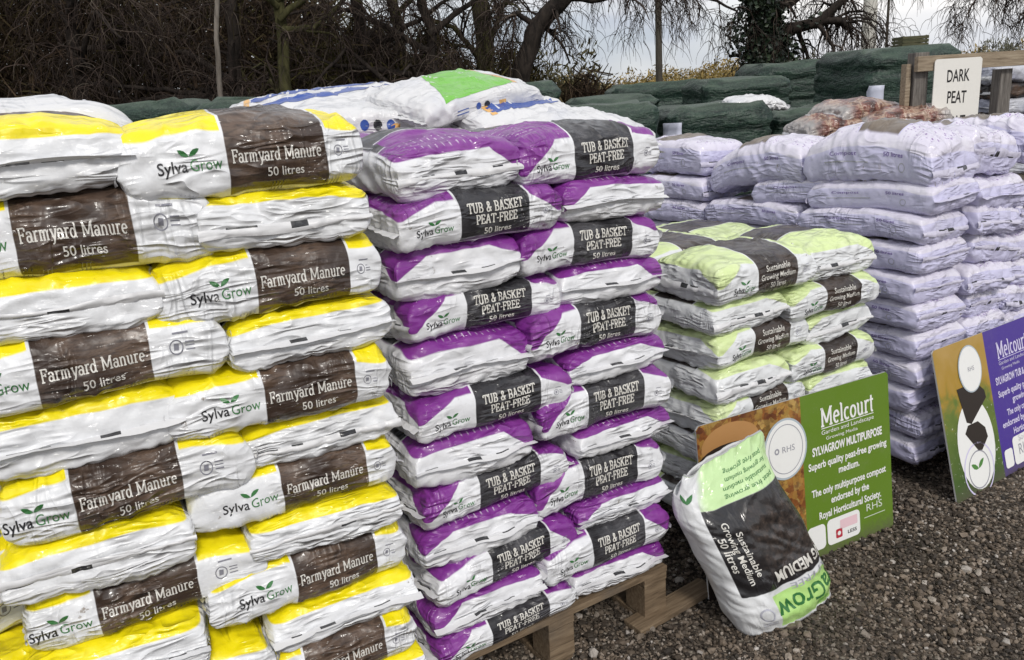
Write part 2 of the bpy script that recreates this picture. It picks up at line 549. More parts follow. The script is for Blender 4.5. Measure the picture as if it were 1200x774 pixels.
class Bag:
    def __init__(s, seed, L=BL, W=BW, T=BT, crown=.006, slump=.008, rough=1.0):
        s.L, s.A, s.B = L / 2, W / 2, T / 2
        s.seed, s.crown, s.slump, s.rough = seed, crown, slump, rough
        r = np.random.default_rng(seed)
        s.off = r.uniform(0, 50, 3)
        s.twist = r.uniform(-.02, .02)
        s.sag = r.uniform(.5, 1.3, 2) * slump
        s.bend = r.uniform(-.012, .012)

    def t(s, x):
        return np.clip((np.abs(x) - (s.L - CAP_R)) / CAP_R, 0, 1)

    def b(s, x):
        return s.B * (1 - s.t(x) ** CAP_E) ** (1 / CAP_E)

    def a(s, x):
        return s.A * (1 - .05 * s.t(x) ** 2 + .02 * np.clip(np.abs(x) / s.L, 0, 1) ** 6)

    def side(s, x, h, back=False):
        b = s.b(x)
        y = -s.a(x) * (1 - np.clip(np.abs(h) / np.maximum(b, 1e-5), 0, 1) ** SEC_E) ** (1 / SEC_E)
        return np.stack([x, -y if back else y, h], 1)

    def top(s, x, y):
        z = s.b(x) * (1 - np.clip(np.abs(y) / s.a(x), 0, 1) ** SEC_E) ** (1 / SEC_E)
        return np.stack([x, y, z], 1)

    def normal(s, p):
        x, y, z = p.T
        t = s.t(x)
        nx = np.sign(x) * t ** 1.5 / CAP_R * .8
        ny = np.sign(y) * np.clip(np.abs(y) / s.a(x), 0, 1) ** (SEC_E - 1) / s.A
        nz = np.sign(z) * np.clip(np.abs(z) / s.B, 0, 1) ** (SEC_E - 1) / s.B
        n = np.stack([nx, ny, nz], 1)
        return n / (np.linalg.norm(n, axis=1)[:, None] + 1e-9)

    def warp(s, p, lift=0.0):
        p = np.asarray(p, float)
        n = s.normal(p)
        q = p + s.off
        d = .008 * s.rough * pnoise(q * 6) + .0032 * s.rough * pnoise(q * 15 + 5)
        M1 = np.array([[.83, 0, .56], [0, 1, 0], [-.56, 0, .83]])
        M2 = np.array([[.74, 0, -.67], [0, 1, 0], [.67, 0, .74]])
        for M, o in ((M1, 0), (M2, 9)):
            r = (q @ M.T) * np.array([5, 7, 25]) + o
            w = np.clip(1 - 2.6 * np.abs(pnoise(r)), 0, 1) ** 1.5
            d = d + .0060 * s.rough * w * sm(-.05, .35, pnoise(q * 5 + o))
        # gathered folds that run back from the sealed ends
        t2 = sm(s.L - .17, s.L - .02, np.abs(p[:, 0]))
        d = d - .006 * s.rough * t2 * np.clip(1 - 2.2 * np.abs(pnoise(q * np.array([4, 26, 20]))), 0, 1)
        out = p + n * (d + lift)[:, None]
        u, w = p[:, 0] / s.L, p[:, 1] / s.A
        up = np.clip(p[:, 2] / s.B, -1, 1)
        out[:, 2] += s.crown * (1 - u ** 2) * (1 - w ** 2) * np.maximum(up, 0)
        out[:, 2] -= np.where(u > 0, s.sag[0], s.sag[1]) * np.abs(u) ** 3
        out[:, 2] += s.twist * u * p[:, 1] + .005 * pnoise(np.stack([q[:, 0] * 4, q[:, 1] * 4, 0 * u + s.seed], 1))
        out[:, 1] += s.bend * u ** 2
        return out

    def shell(s, nx=112, na=84):
        th = np.linspace(0, 2 * math.pi, 4001)
        cy = np.sign(np.cos(th)) * np.abs(np.cos(th)) ** (2 / SEC_E)
        cz = np.sign(np.sin(th)) * np.abs(np.sin(th)) ** (2 / SEC_E)
        ds = np.concatenate([[0], np.cumsum(np.hypot(np.diff(cy * s.A), np.diff(cz * s.B)))])
        u = np.linspace(0, ds[-1], na, endpoint=False)
        cy, cz = np.interp(u, ds, cy), np.interp(u, ds, cz)
        k = np.linspace(0, math.pi / 2, 14)
        capx = s.L - CAP_R + CAP_R * np.sin(k) ** (2 / CAP_E)
        capb = np.cos(k) ** (2 / CAP_E)
        capb[-1] = 0
        mid = np.linspace(-(s.L - CAP_R), s.L - CAP_R, nx - 26)
        xs = np.concatenate([-capx[:0:-1], mid, capx[1:]])
        bs = np.concatenate([capb[:0:-1], np.ones(len(mid)), capb[1:]]) * s.B
        aa = s.a(xs)
        X = np.repeat(xs[:, None], na, 1)
        Y = aa[:, None] * cy[None]
        Z = bs[:, None] * cz[None]
        P = np.stack([X, Y, Z], -1).reshape(-1, 3)
        n = len(xs)
        Fc = []
        for i in range(n - 1):
            for j in range(na):
                j2 = (j + 1) % na
                Fc.append((i * na + j, i * na + j2, (i + 1) * na + j2, (i + 1) * na + j))
        return P, Fc


def build_sack(name, bag, mat, art, seam=None):
    """art: list of (ink, where, points, faces); where is 'front', 'back', 'top'"""
    P, Fc = bag.shell()
    V = [bag.warp(P)]
    rest = [P]
    faces = list(Fc)
    inks = []
    mid = [0] * len(Fc)
    n = len(P)
    for ink, where, Q, fc in art:
        x, h = Q[:, 0], Q[:, 1]
        if where == 'front':
            p0 = bag.side(x, h)
            flip = False
        elif where == 'back':
            p0 = bag.side(-x, h, True)
            flip = False
        else:
            p0 = bag.top(x, h)
            flip = False
        if ink not in inks:
            inks.append(ink)
        V.append(bag.warp(p0, .0011 + 0.0) + bag.normal(p0) * Q[:, 2:3])
        rest.append(p0)
        faces += [tuple(i + n for i in f) for f in fc]
        mid += [1 + inks.index(ink)] * len(fc)
        n += len(Q)
    o = mesh_obj(name, np.concatenate(V), faces, [mat] + [INK[k] for k in inks], midx=mid, rest=np.concatenate(rest))
    # the two heat-sealed seams: a crimped lip folded down over each end, with a black register block and black dashes
    for sgn in (1, -1):
        ny, nz = 60, 6
        yy = np.linspace(-1.03, 1.03, ny) * bag.a(np.array([bag.L]))[0]
        pts = []
        r = np.random.default_rng(bag.seed * 7 + (sgn > 0))
        ph = r.uniform(0, 6, 3)
        down = -1 if r.random() < .7 else 1
        out_ = r.random() < .35
        for j in range(nz):
            f = j / (nz - 1)
            x = bag.L - .002 + .005 * np.sin(f * math.pi * .9) + .0022 * f * np.sin(yy * 55 + ph[0]) + .003 * f
            z = down * f * (.019 + .004 * np.sin(yy * 23 + ph[1]) + .005 * np.sin(yy * 9 + ph[2]))
            if out_:
                x = bag.L - .002 + .020 * f + .002 * f * np.sin(yy * 40 + ph[0])
                z = down * f * (.004 + .005 * np.sin(yy * 16 + ph[1]))
            base = bag.warp(np.stack([np.full(ny, sgn * bag.L), yy * .97, np.zeros(ny)], 1)) + np.stack([0 * yy, yy * .03, 0 * yy], 1)
            pts.append(base + np.stack([sgn * (x - bag.L + .002), 0 * yy, z], 1))
        pts = np.concatenate(pts)
        fc = [(j * ny + i, j * ny + i + 1, (j + 1) * ny + i + 1, (j + 1) * ny + i) for j in range(nz - 1) for i in range(ny - 1)]
        marks = []
        dash = [(r.uniform(.08, .9), r.uniform(.03, .07), 0) for _ in range(2)] + [(r.uniform(.35, .7), .05, 1)]
        for j in range(nz - 1):
            for i in range(ny - 1):
                q = i / ny
                hit = any(abs(q - c) < w and (j == 0 or (blk and j <= 2)) for c, w, blk in dash)
                marks.append(1 if hit else 0)
        sm_ = mesh_obj('end_seam', pts, fc, [seam or SEAM, INK['black']], parent=o, midx=marks, rest=pts)
    return o


T = NT('sack_seam')
_r = T.attr('rest')
_v, _n, _g = bag_crinkle(T, _r, .4)
SEAM = T.pbr((.66, .66, .67), _g, .5, _n)
T = NT('lavender_seam')
_r = T.attr('rest')
_v, _n, _g = bag_crinkle(T, _r, .4)
SEAM_LAV = T.pbr((.56, .54, .66), _g, .5, _n)


def both(ink, Q):
    P, fc = Q
    return [(ink, 'front', P, fc), (ink, 'back', P, fc)]


def brand_art(xr, cy, w, h, col2='green'):
    """the two-tone brand word ending at xr with its pair of seedling leaves"""
    out = []
    out += both('black', fit('Sylva', xr - w * .77, cy, w * .46, h, bold=.012))
    out += both(col2, fit('Grow', xr - w * .25, cy, w * .50, h))
    out += both(col2, shape(leaf_pts(xr - w * .5, cy + h * .75, h * 1.2, rad(28))))
    out += both(col2, shape(leaf_pts(xr - w * .5, cy + h * .75, h * 1.2, rad(150))))
    return out


def small_print(cx, cy, r, ink='grey'):
    """round endorsement mark and three short lines of print"""
    out = both(ink, ring(cx - r * .6, cy, r, r * .16))
    out += both(ink, shape([(cx - r * 1.0, cy - r * .4), (cx - r * .3, cy - r * .4), (cx - r * .2, cy + r * .4), (cx - r * .9, cy + r * .5)]))
    for k in range(3):
        y = cy + r * (.5 - k * .5)
        out += both(ink, shape([(cx + r * .7, y), (cx + r * 2.0, y), (cx + r * 2.0, y + r * .16), (cx + r * .7, y + r * .16)]))
    y = cy + r * 1.7
    out += both(ink, shape([(cx - r * .9, y), (cx + r * 1.3, y), (cx + r * 1.3, y + r * .22), (cx - r * .9, y + r * .22)]))
    return out


def ticks(seed, ink='grey'):
    """short upright lines of print along the lower edge of the side"""
    r = np.random.default_rng(seed)
    out = []
    for k in range(int(r.integers(3, 5))):
        x = r.uniform(-.2, .2)
        for j in range(int(r.integers(3, 6))):
            xx = x + j * .0075
            out.append((ink, 'front', *shape([(xx, -.058), (xx + .0022, -.058), (xx + .0052, -.047 + r.uniform(0, .004)), (xx + .003, -.047)], .02)))
    return out


CFG = {
    'yellow': dict(white=(.75, .76, .78), top=(.90, .76, .004), top2=(.82, .66, .003), side=.70, end=.72, dip=.2, panel=(-.105, .105), panel_low=-.84,
                   pcol=(.040, .024, .017), pcol2=(.22, .145, .10), straw_sheen=.5),
    'purple': dict(white=(.74, .745, .77), top=(.20, .026, .255), top2=(.26, .055, .31), side=.77, end=.70, dip=1.05, panel=(-.075, .140), panel_low=-.80,
                   pcol=(.012, .011, .014), pcol2=(.17, .165, .18), straw_sheen=.32, lines=True, one_side=True),
    'lime': dict(white=(.72, .735, .75), top=(.64, .76, .36), top2=(.72, .80, .50), side=.78, end=.74, dip=.7, panel=(-.06, .135), panel_low=-.92,
                 pcol=(.024, .016, .013), pcol2=(.13, .09, .068), straw_sheen=.4, one_side=True),
    'lavender': dict(white=(.55, .535, .73), top=(.66, .63, .74), top2=(.70, .68, .75), side=.60, end=.60, dip=.2, panel=None, speck=(.30, .20, .42), crinkle=.7),
}


def art_yellow(shift, seed):
    p0, p1 = CFG['yellow']['panel'][0] + shift, CFG['yellow']['panel'][1] + shift
    c = (p0 + p1) / 2
    a = brand_art(p0 - .012, -.004, .125, .020)
    a += both('white', fit('Farmyard Manure', c - .001, .004, .190, .0225, slab=True, w=.22))
    a += both('white', fit('50 litres', c + .012, -.026, .078, .0150, bold=.006))
    if shift < .05:
        a += small_print(p1 + .06, .006, .014)
    else:
        a += small_print(p1 + .034, .0, .010)
    return a + ticks(seed)


def art_purple(shift, seed):
    p0, p1 = CFG['purple']['panel'][0] + shift, CFG['purple']['panel'][1] + shift
    c = (p0 + p1) / 2
    a = brand_art(p0 - .022, -.012, .105, .017)
    a += both('white', fit('TUB & BASKET', c, .026, .172, .023, slab=True, w=.25))
    a += both('white', fit('PEAT-FREE', c + .002, -.003, .128, .023, slab=True, w=.25))
    a += both('white', fit('50 litres', c + .004, -.032, .085, .0145, bold=.012))
    a += small_print(p1 + .055, -.006, .008)
    return a


def art_lime(shift, seed):
    p0, p1 = CFG['lime']['panel'][0] + shift, CFG['lime']['panel'][1] + shift
    c = (p0 + p1) / 2
    a = brand_art(p0 - .016, -.018, .105, .020)
    a += both('white', fit('Sustainable', c, .030, .115, .0185, bold=.012))
    a += both('white', fit('Growing Medium', c, .003, .165, .0185, bold=.012))
    a += both('white', fit('50 litres', c + .004, -.026, .075, .0165, bold=.012))
    a += small_print(p1 + .05, .0, .010, 'faint')
    return a


def art_lavender(shift, seed):
    a = []
    a += both('violet', fit('Compost', -.10, .022, .13, .011))
    a += both('violet', fit('50 litres', .13, .022, .085, .012, bold=.01))
    a += both('faint', shape([(-.19, -.004), (.02, -.004), (.02, 0), (-.19, 0)]))
    a += both('faint', ring(.17, -.012, .014, .003))
    # brown picture panel on the upper face with a pale line round it
    a += [('black', 'top', *shape([(-.02, -.155), (.0, -.155), (.0, .155), (-.02, .155)], .03))][:0]
    return a


def lav_material(name):
    cfg = dict(CFG['lavender'])
    cfg['panel'] = (-.06, .12)
    cfg['panel_low'] = .93
    cfg['pcol'] = (.13, .10, .075)
    cfg['pcol2'] = (.22, .18, .14)
    return bag_material(name, cfg, 0)


print('building sacks')
ART = {'yellow': art_yellow, 'purple': art_purple, 'lime': art_lime, 'lavender': art_lavender}
NAMES = {'yellow': 'manure_sack', 'purple': 'compost_sack', 'lime': 'compost_sack', 'lavender': 'compost_sack'}
MATS = {}
PROTO = {}
PARK = []


def proto(kind, key, seed, shift=0.0, **kw):
    mk = (kind, shift)
    if mk not in MATS:
        MATS[mk] = lav_material('lavender_polythene') if kind == 'lavender' else bag_material(kind + '_polythene', CFG[kind], shift)
    b = Bag(seed, **kw)
    art = [a for a in ART[kind](shift, seed) if not (CFG[kind].get('one_side') and a[1] == 'back')]
    o = build_sack(NAMES[kind], b, MATS[mk], art, SEAM_LAV if kind == 'lavender' else SEAM)
    PROTO[key] = o
    o['fresh'] = 1
    return o


def place(key, loc, rz, rx=0.0, ry=0.0, label=None, cat='sack', group=None, sc=(1, 1, 1)):
    src = PROTO[key]
    if src.get('fresh'):
        o = src
        del o['fresh']
    else:
        o = copy_tree(src)
    o.location = loc
    o.rotation_euler = (rx, ry, rz)
    o.scale = sc
    for k in ('label', 'category', 'group'):
        if k in o:
            del o[k]
    tag(o, label, cat, group)
    return o


for i in range(4):
    proto('yellow', ('yl', i), 100 + i, -.005)          # sacks of the left-hand column
    proto('yellow', ('yr', i), 120 + i, .06)           # sacks of the right-hand column, print nearer the end
    proto('purple', ('p', i), 140 + i)
    proto('lime', ('g', i), 160 + i)
    proto('lavender', ('v', i), 180 + i, L=.60, rough=.8, slump=.012)
    proto('lavender', ('vc', i), 200 + i, L=.58, rough=1.7, slump=.02)
proto('purple', ('p', 4), 151)
proto('lavender', ('v', 4), 185, L=.60, rough=1.1, slump=.02)
proto('yellow', ('yl', 'top'), 111, -.005, crown=.022)
proto('yellow', ('yr', 'top'), 131, .06, crown=.022)
proto('purple', ('p', 'top'), 155, crown=.026)
proto('purple', ('p', 'top2'), 156, crown=.024)
proto('lime', ('g', 'top'), 171, crown=.024)
proto('lime', ('g', 'top2'), 172, crown=.022)
proto('lavender', ('v', 'top'), 191, L=.60, crown=.035, rough=1.1, slump=.025)
proto('lavender', ('v', 'top2'), 192, L=.60, crown=.035, rough=1.1, slump=.03)

ORD = ['top', 'second', 'third', 'fourth', 'fifth', 'sixth', 'seventh', 'eighth', 'ninth', 'tenth', 'eleventh', 'twelfth', 'thirteenth']


def frame(E, psi):
    d = Vector((math.cos(psi), math.sin(psi), 0))
    n = Vector((-math.sin(psi), math.cos(psi), 0))
    E = Vector((E[0], E[1], 0))
    return lambda s, q, z: E + d * s + n * q + Vector((0, 0, z))


def lay(j, word):
    return 'in the %s layer of the %s stack' % (ORD[j], word) if j == 0 else '%s layer down in the %s stack' % (ORD[j], word)


def stack(P, psi, s0, s1, bl, br, keys_l, keys_r, top_l, top_r, end_left_first, word, desc, group, seed, flank=0):
    """face of a stack, two columns; bl and br are the heights of the layer joints of each column from the top down;
    each layer shows one sack lengthwise and one end on, swapped from layer to layer"""
    r = random.Random(seed)
    for side, bounds, keys in (('l', bl, keys_l), ('r', br, keys_r)):
        for j in range(len(bounds) - 1):
            z1, z0 = bounds[j], bounds[j + 1]
            z, th = (z0 + z1) / 2, z1 - z0
            is_end = ((j % 2 == 0) == end_left_first) == (side == 'l')
            key = (top_l if side == 'l' else top_r) if j == 0 else keys[r.randrange(len(keys))]
            half = BW / 2 if is_end else BL / 2
            s = (s0 + half if side == 'l' else s1 - half) + r.uniform(-.014, .014)
            q = (BL / 2 if is_end else BW / 2) + r.uniform(-.018, .018)
            rz = psi + r.uniform(-.045, .045)
            if is_end:
                rz += math.pi / 2 if word != 'yellow manure' or r.random() < .5 else -math.pi / 2
            place(key, P(s, q, z), rz, r.uniform(-.02, .02), r.uniform(-.012, .012), '%s, %s' % (desc[1] if is_end else desc[0], lay(j, word)), 'sack', group,
                  (1, 1.05 if is_end else 1, th / BT * r.uniform(1.03, 1.09)))
            if side == 'l' and j < flank:                # the sack behind, on the visible left flank
                key = keys[(j + 1) % len(keys)]
                if is_end:
                    place(key, P(s0 + BW / 2 + r.uniform(-.01, .01), BL * 1.5 + .01, z), psi + math.pi / 2 + r.uniform(-.02, .02), 0, 0, '%s, %s' % (desc[2], lay(j, word)), 'sack', group, (1, 1, th / BT))
                else:
                    place(key, P(s0 + BL / 2, BW * 1.5 + .005, z), psi + r.uniform(-.02, .02), 0, 0, '%s, %s' % (desc[2], lay(j, word)), 'sack', group, (1, 1, th / BT))


# left-hand stack of yellow sacks
PSI_L = .50
PL = frame((-.311 - .892 * math.cos(PSI_L), 1.892 - .892 * math.sin(PSI_L)), PSI_L)
YTOP = 1.775
YG = 'yellow and white manure sacks in the left-hand stack'
stack(PL, PSI_L, .052, .91, [1.785, 1.656, 1.500, 1.384, 1.237, 1.103, .955, .825, .690, .565, .43, .30, .15], [1.765, 1.622, 1.500, 1.355, 1.238, 1.100, .993, .857, .757, .612, .505, .365, .265, .15],
      [('yl', i) for i in range(4)], [('yr', i) for i in range(4)], ('yl', 'top'), ('yr', 'top'), True, 'yellow manure',
      ('sack with brown printed panel facing out', 'yellow-edged sack with sealed end facing out', 'yellow sack behind'), YG, 11)
for s, q, key, rz, what in ((BL / 2 + .04, BL + BW / 2 + .02, ('yl', 1), 0, 'yellow manure sack at the back of the top layer, left end'),
                            (.72, BW + BL / 2 + .015, ('yr', 2), math.pi / 2, 'yellow manure sack at the back of the top layer, right end')):
    place(key, PL(s, q, 1.70), PSI_L + rz, .01, .0, what, 'sack', YG)

for j, (z, end) in enumerate(((1.31, 0), (1.17, 1), (1.03, 0), (.89, 1), (.757, 0), (.63, 1))):
    place(('yl', j % 4), PL(-.155 if end else -.20, .25, z), PSI_L + .45 + (math.pi / 2 if end else 0), 0, 0,
          'yellow manure sack on the left flank, ' + lay(j + 3, 'yellow manure'), 'sack', YG, (1, 1, 1.08))

# purple stack
EP = (-.2705, 2.027)
PSI_P = .555
PP = frame(EP, PSI_P)
stack(PP, PSI_P, .0, .885, [1.685, 1.555, 1.432, 1.297, 1.178, 1.032, .905, .774, .652, .530, .408, .300, .205], [1.68, 1.545, 1.43, 1.297, 1.188, 1.046, .945, .798, .702, .545, .455, .320, .215],
      [('p', i) for i in range(5)], [('p', i) for i in range(5)], ('p', 'top'), ('p', 'top2'), True, 'purple',
      ('sack with black printed panel facing out', 'purple-topped sack with sealed end facing out', 'purple-topped sack just behind the left flank'), 'purple and white compost sacks', 23, flank=12)
place(('p', 2), PP(.885 - BW / 2, BW + BL / 2 + .02, 1.615), PSI_P + math.pi / 2, 0, 0, 'purple sack at the back right of the purple stack top', 'sack', 'purple and white compost sacks')
place(('p', 3), PP(BL / 2, BL * 2 + BW / 2 + .03, 1.60), PSI_P, 0, 0, 'purple sack at the back left of the purple stack top', 'sack', 'purple and white compost sacks')

# lime green stack
EG = (-.2705 + 1.20 * math.cos(PSI) - .05 * math.sin(PSI), 2.027 + 1.20 * math.sin(PSI) + .05 * math.cos(PSI))
PG = frame(EG, .55)
stack(PG, .55, .0, .87, [1.195, 1.057, .945, .815, .69, .565, .44, .32, .20], [1.180, 1.045, .921, .80, .672, .55, .43, .315, .20],
      [('g', i) for i in range(4)], [('g', i) for i in range(4)], ('g', 'top'), ('g', 'top2'), False, 'lime green',
      ('sack with black printed panel facing out', 'lime-edged sack with sealed end facing out', 'lime-topped sack just behind the left flank'), 'lime green and white compost sacks', 31, flank=8)
place(('g', 3), PG(BL / 2, BW * 2.5 + .02, 1.12), .55, 0, 0, 'lime green sack at the back left of the lime stack top', 'sack', 'lime green and white compost sacks')
place(('g', 1), PG(.87 - BW / 2, BL * 1.5 + .01, 1.11), .55 + math.pi / 2, 0, 0, 'lime green sack at the back right of the lime stack top', 'sack', 'lime green and white compost sacks')

# lavender stack: sacks lie with their long side to the left flank and their ends to the front
VT = .125
VL = .60
EV = (1.715, 3.318)
PV = frame(EV, PSI)
VG = 'lavender compost sacks'
r = random.Random(5)
NLV = 11
for j in range(NLV):
    z = .10 + (NLV - j - .5) * VT + (.03 if j == 0 else 0)
    bulge = -.03 * math.sin(math.pi * min(1, j / 7)) + (.05 if j > 8 else 0)
    key = ('v', 'top') if j == 0 else ('v', r.randrange(5))
    place(key, PV(BW / 2 + bulge + r.uniform(-.012, .012), VL / 2 + r.uniform(-.01, .02), z), PSI - math.pi / 2 + r.uniform(-.05, .05), r.uniform(-.04, .04), r.uniform(-.03, .03),
          'lavender sack at the near corner, %s' % lay(j, 'lavender'), 'sack', VG, (1, 1, 1.5 if j == 0 else 1.0))
    if j != 1:
        key = ('v', 'top2') if j == 0 else ('v', r.randrange(5))
        place(key, PV(BW / 2 + r.uniform(-.03, .02), VL * 1.5 + .02, z - (.05 if j == 0 else 0)), PSI + math.pi / 2 + r.uniform(-.06, .06), r.uniform(-.03, .03), (.10 if j == 0 else 0) + r.uniform(-.03, .03),
              'lavender sack behind the corner one, %s' % lay(j, 'lavender'), 'sack', VG, (1, 1, 1.4 if j == 0 else 1.0))
    if j < 6:
        place(('v', r.randrange(5)), PV(BW / 2 + r.uniform(-.03, .03), VL * 2.5 + .05, z - (.02 if j == 0 else .03)), PSI + math.pi / 2 + r.uniform(-.08, .08), r.uniform(-.04, .04), r.uniform(-.05, .05),
              'lavender sack at the far left corner, %s' % lay(j, 'lavender'), 'sack', VG, (1, 1, 1.4 if j == 0 else 1.0))
    off = .03 if j % 2 else -.02
    place(('vc', r.randrange(4)), PV(BW * 1.5 + .015 + off, VL / 2 + .0 + r.uniform(-.03, .03), z - .03 + (.05 if j == 0 else 0) + r.uniform(-.01, .01)), PSI - math.pi / 2 + r.uniform(-.10, .10), r.uniform(-.16, -.02), r.uniform(-.05, .05),
          'crumpled lavender sack showing its end, %s' % lay(j, 'lavender'), 'sack', VG, (1, 1, 1.5 if j == 0 else 1.03))
    place(('vc', r.randrange(4)), PV(BW * 2.5 + .03 - off, VL / 2 + .02 + r.uniform(-.03, .03), z - .07 + (.07 if j == 0 else 0) + r.uniform(-.01, .01)), PSI - math.pi / 2 + r.uniform(-.10, .10), r.uniform(-.2, .0), r.uniform(-.05, .05),
          'crumpled lavender sack at right end, %s' % lay(j, 'lavender'), 'sack', VG, (1, 1, 1.5 if j == 0 else 1.03))
place(('v', 2), PV(BW * .55, VL * 1.0 + .03, .10 + (NLV - 1.5) * VT), PSI - math.pi / 2 + .05, 0, -.06, 'lavender sack bridging two others, second layer down in the lavender stack', 'sack', VG)
for nm, a in list(PROTO.items()):
    if a.get('fresh'):
        for ch in list(a.children):
            bpy.data.objects.remove(ch)
        bpy.data.objects.remove(a)

# ------------------------------------------------------------------ wooden pallets and loose plank
T = NT('rough_timber')
g = T.n('ShaderNodeTexCoord').outputs['Object']
gr = T.noise(T.mapping(g, (3, 40, 40)), 3, 5, .6, .6)
wood_c = T.ramp(gr, [(.25, (.07, .048, .028)), (.5, (.17, .12, .075)), (.75, (.26, .195, .125))])
wood_c = T.mix(T.math('MULTIPLY', T.step(.5, .75, T.noise(g, 5, 4)), .6), wood_c, (.10, .085, .07))
WOOD = T.pbr(wood_c, .75, .3, T.bump(gr, .4, .004))


def pallet(P, psi, W, D, label):
    root = empty('wooden_pallet', P(0, 0, 0), psi)
    tag(root, label, 'pallet')
    nb = 7
    for k in range(nb):
        MB().box((W / 2, .045 + k * (D - .09) / (nb - 1), .1265), (W, .092, .015), bevel=.002).build('deck_board', WOOD, root)
    for k in range(3):
        x = .05 + k * (W - .1) / 2
        MB().box((x, D / 2, .108), (.10, D - .004, .02), bevel=.003).build('stringer_board', WOOD, root)
        for q in range(3):
            y = .055 + q * (D - .11) / 2
            MB().box((x, y, .058), (.098, .102, .0785), bevel=.004).build('block', WOOD, root)
    for k in range(3):
        x = .05 + k * (W - .1) / 2
        MB().box((x, D / 2, .009), (.096, D - .03, .018), bevel=.003).build('base_board', WOOD, root)
    root.scale = (1, 1, 1.50)
    return root


pallet(frame((EP[0] - .022 * math.sin(PSI_P), EP[1] + .022 * math.cos(PSI_P)), PSI_P), PSI_P, .90, 1.10, 'bare wooden pallet under the purple sacks')
pl = MB().box((0, 0, .017), (.37, .085, .022), bevel=.003).build('loose_plank', WOOD)
pl.location = (.50, 2.54, .008)
pl.rotation_euler = (0, rad(-2), math.atan2(2.632 - 2.444, .639 - .359))
tag(pl, 'weathered plank lying on the gravel beside the pallet', 'plank')

# ------------------------------------------------------------------ open bag standing on the gravel
OPEN_W, OPEN_D, OPEN_H = .405, .18, .575


class OpenBag:
    E = 2.9

    def __init__(s):
        th = np.linspace(0, 2 * math.pi, 4001)
        c = np.sign(np.cos(th)) * np.abs(np.cos(th)) ** (2 / s.E)
        q = np.sign(np.sin(th)) * np.abs(np.sin(th)) ** (2 / s.E)
        # start at the middle of the front and run to the viewer's right
        th0 = np.argmin(np.abs(th - 1.5 * math.pi))
        idx = (np.arange(4000) + th0) % 4000
        s.c, s.q = c[idx], q[idx]
        ds = np.concatenate([[0], np.cumsum(np.hypot(np.diff(s.c * OPEN_W / 2), np.diff(s.q * OPEN_D / 2)))])
        s.ds = ds
        s.per = ds[-1]

    def at(s, u, h, lift=0.0):
        """u: distance along the girth from the front centre, h: height along the bag"""
        uu = np.mod(u, s.per)
        c, q = np.interp(uu, s.ds, s.c), np.interp(uu, s.ds, s.q)
        f = np.clip(h / OPEN_H, 0, 1.1)
        w = OPEN_W / 2 * (.96 + .08 * sm(0, .15, f)) * (1 - .10 * f) * (1 - .12 * sm(.55, 1.0, f))
        d = OPEN_D / 2 * (.72 + .40 * sm(0, .12, f)) * (1 - .58 * sm(.62, 1.0, f)) * (1 + .10 * np.sin(f * 3.1))
        p = np.stack([c * w, q * d, h + 0 * c], 1)
        n = np.stack([np.sign(c) * np.abs(c) ** 1.9 / OPEN_W, np.sign(q) * np.abs(q) ** 1.9 / OPEN_D, 0 * c], 1)
        n /= np.linalg.norm(n, axis=1)[:, None]
        r0 = p.copy()
        k = .010 * pnoise(p * 7 + 3) + .0035 * pnoise(p * 15) - .006 * np.clip(1 - 2.2 * np.abs(pnoise(p @ np.array([[.8, 0, .6], [0, 1, 0], [-.6, 0, .8]]) * np.array([8, 8, 30]))), 0, 1) * sm(-.1, .3, pnoise(p * 5))
        k += .004 * np.clip(1 - 2.5 * np.abs(pnoise(p * np.array([30, 20, 6]))), 0, 1) * (sm(.25, 0, f) + sm(.75, 1, f))
        p = p + n * (k + lift)[:, None]
        # slumped: the bag leans to the left and back, its rim dips to the right
        ff = np.clip(f, 0, 1.1)
        p[:, 0] += -.205 * ff + .75 * np.clip(ff - .66, 0, 1) ** 2
        p[:, 1] += .16 * ff
        p[:, 2] = p[:, 2] * (.93 + .05 * c * 0) + (-.03 + .045 * (c + 1) / 2) * sm(.5, 1, f) - .035 * sm(.72, 1, np.abs(c)) * sm(.8, 1, f) - .05 * (q > .1) * sm(.85, 1, f) + .012 * pnoise(p * 9) * sm(.8, 1, f)
        p[:, 2] = np.maximum(p[:, 2], .001 * np.abs(c))
        return p, np.stack([np.where(u > s.per / 2, u - s.per, u), h, 0 * h], 1)


T = NT('open_bag_polythene')
rest = T.attr('rest')
v3, nrm, rough = bag_crinkle(T, rest, .55)
u, h, _ = T.sep(rest)
au = T.math('ABSOLUTE', u)
front = T.math('MULTIPLY', T.step(-.178, -.175, u), T.step(.262, .258, u))
band = lambda a, b: T.math('MULTIPLY', T.step(a - .002, a + .002, h), T.step(b + .002, b - .002, h))
c = T.mix(0.0, (.70, .71, .72), (.70, .71, .72))
limeleft = T.math('MULTIPLY', T.math('MULTIPLY', T.step(-.085, -.080, u), T.step(.27, .265, u)), band(.012, .135))
c = T.mix(limeleft, c, (.44, .70, .22))
fade = T.math('MULTIPLY', front, band(.445, .60))
c = T.mix(T.math('MULTIPLY', fade, T.step(-.19, -.15, T.math('ADD', u, T.math('MULTIPLY_ADD', T.noise(rest, 9, 2), .1, -.05)))), c, (.52, .72, .36))
pan = T.math('MULTIPLY', front, band(.155, .445))
soil = T.noise(rest, 38, 6, .7, .3)
pic = T.math('MULTIPLY', T.step(-.11, .02, u), T.step(.16, .05, T.math('ABSOLUTE', T.math('SUBTRACT', h, .30))))
soilc = T.mix(pic, (.012, .011, .013), T.ramp(soil, [(.40, (.012, .010, .010)), (.6, (.05, .036, .03)), (.72, (.15, .11, .09))]))
c = T.mix(pan, c, soilc)
OPENMAT = T.pbr(c, rough, .5, nrm, **T.coat)
T = NT('potting_compost')
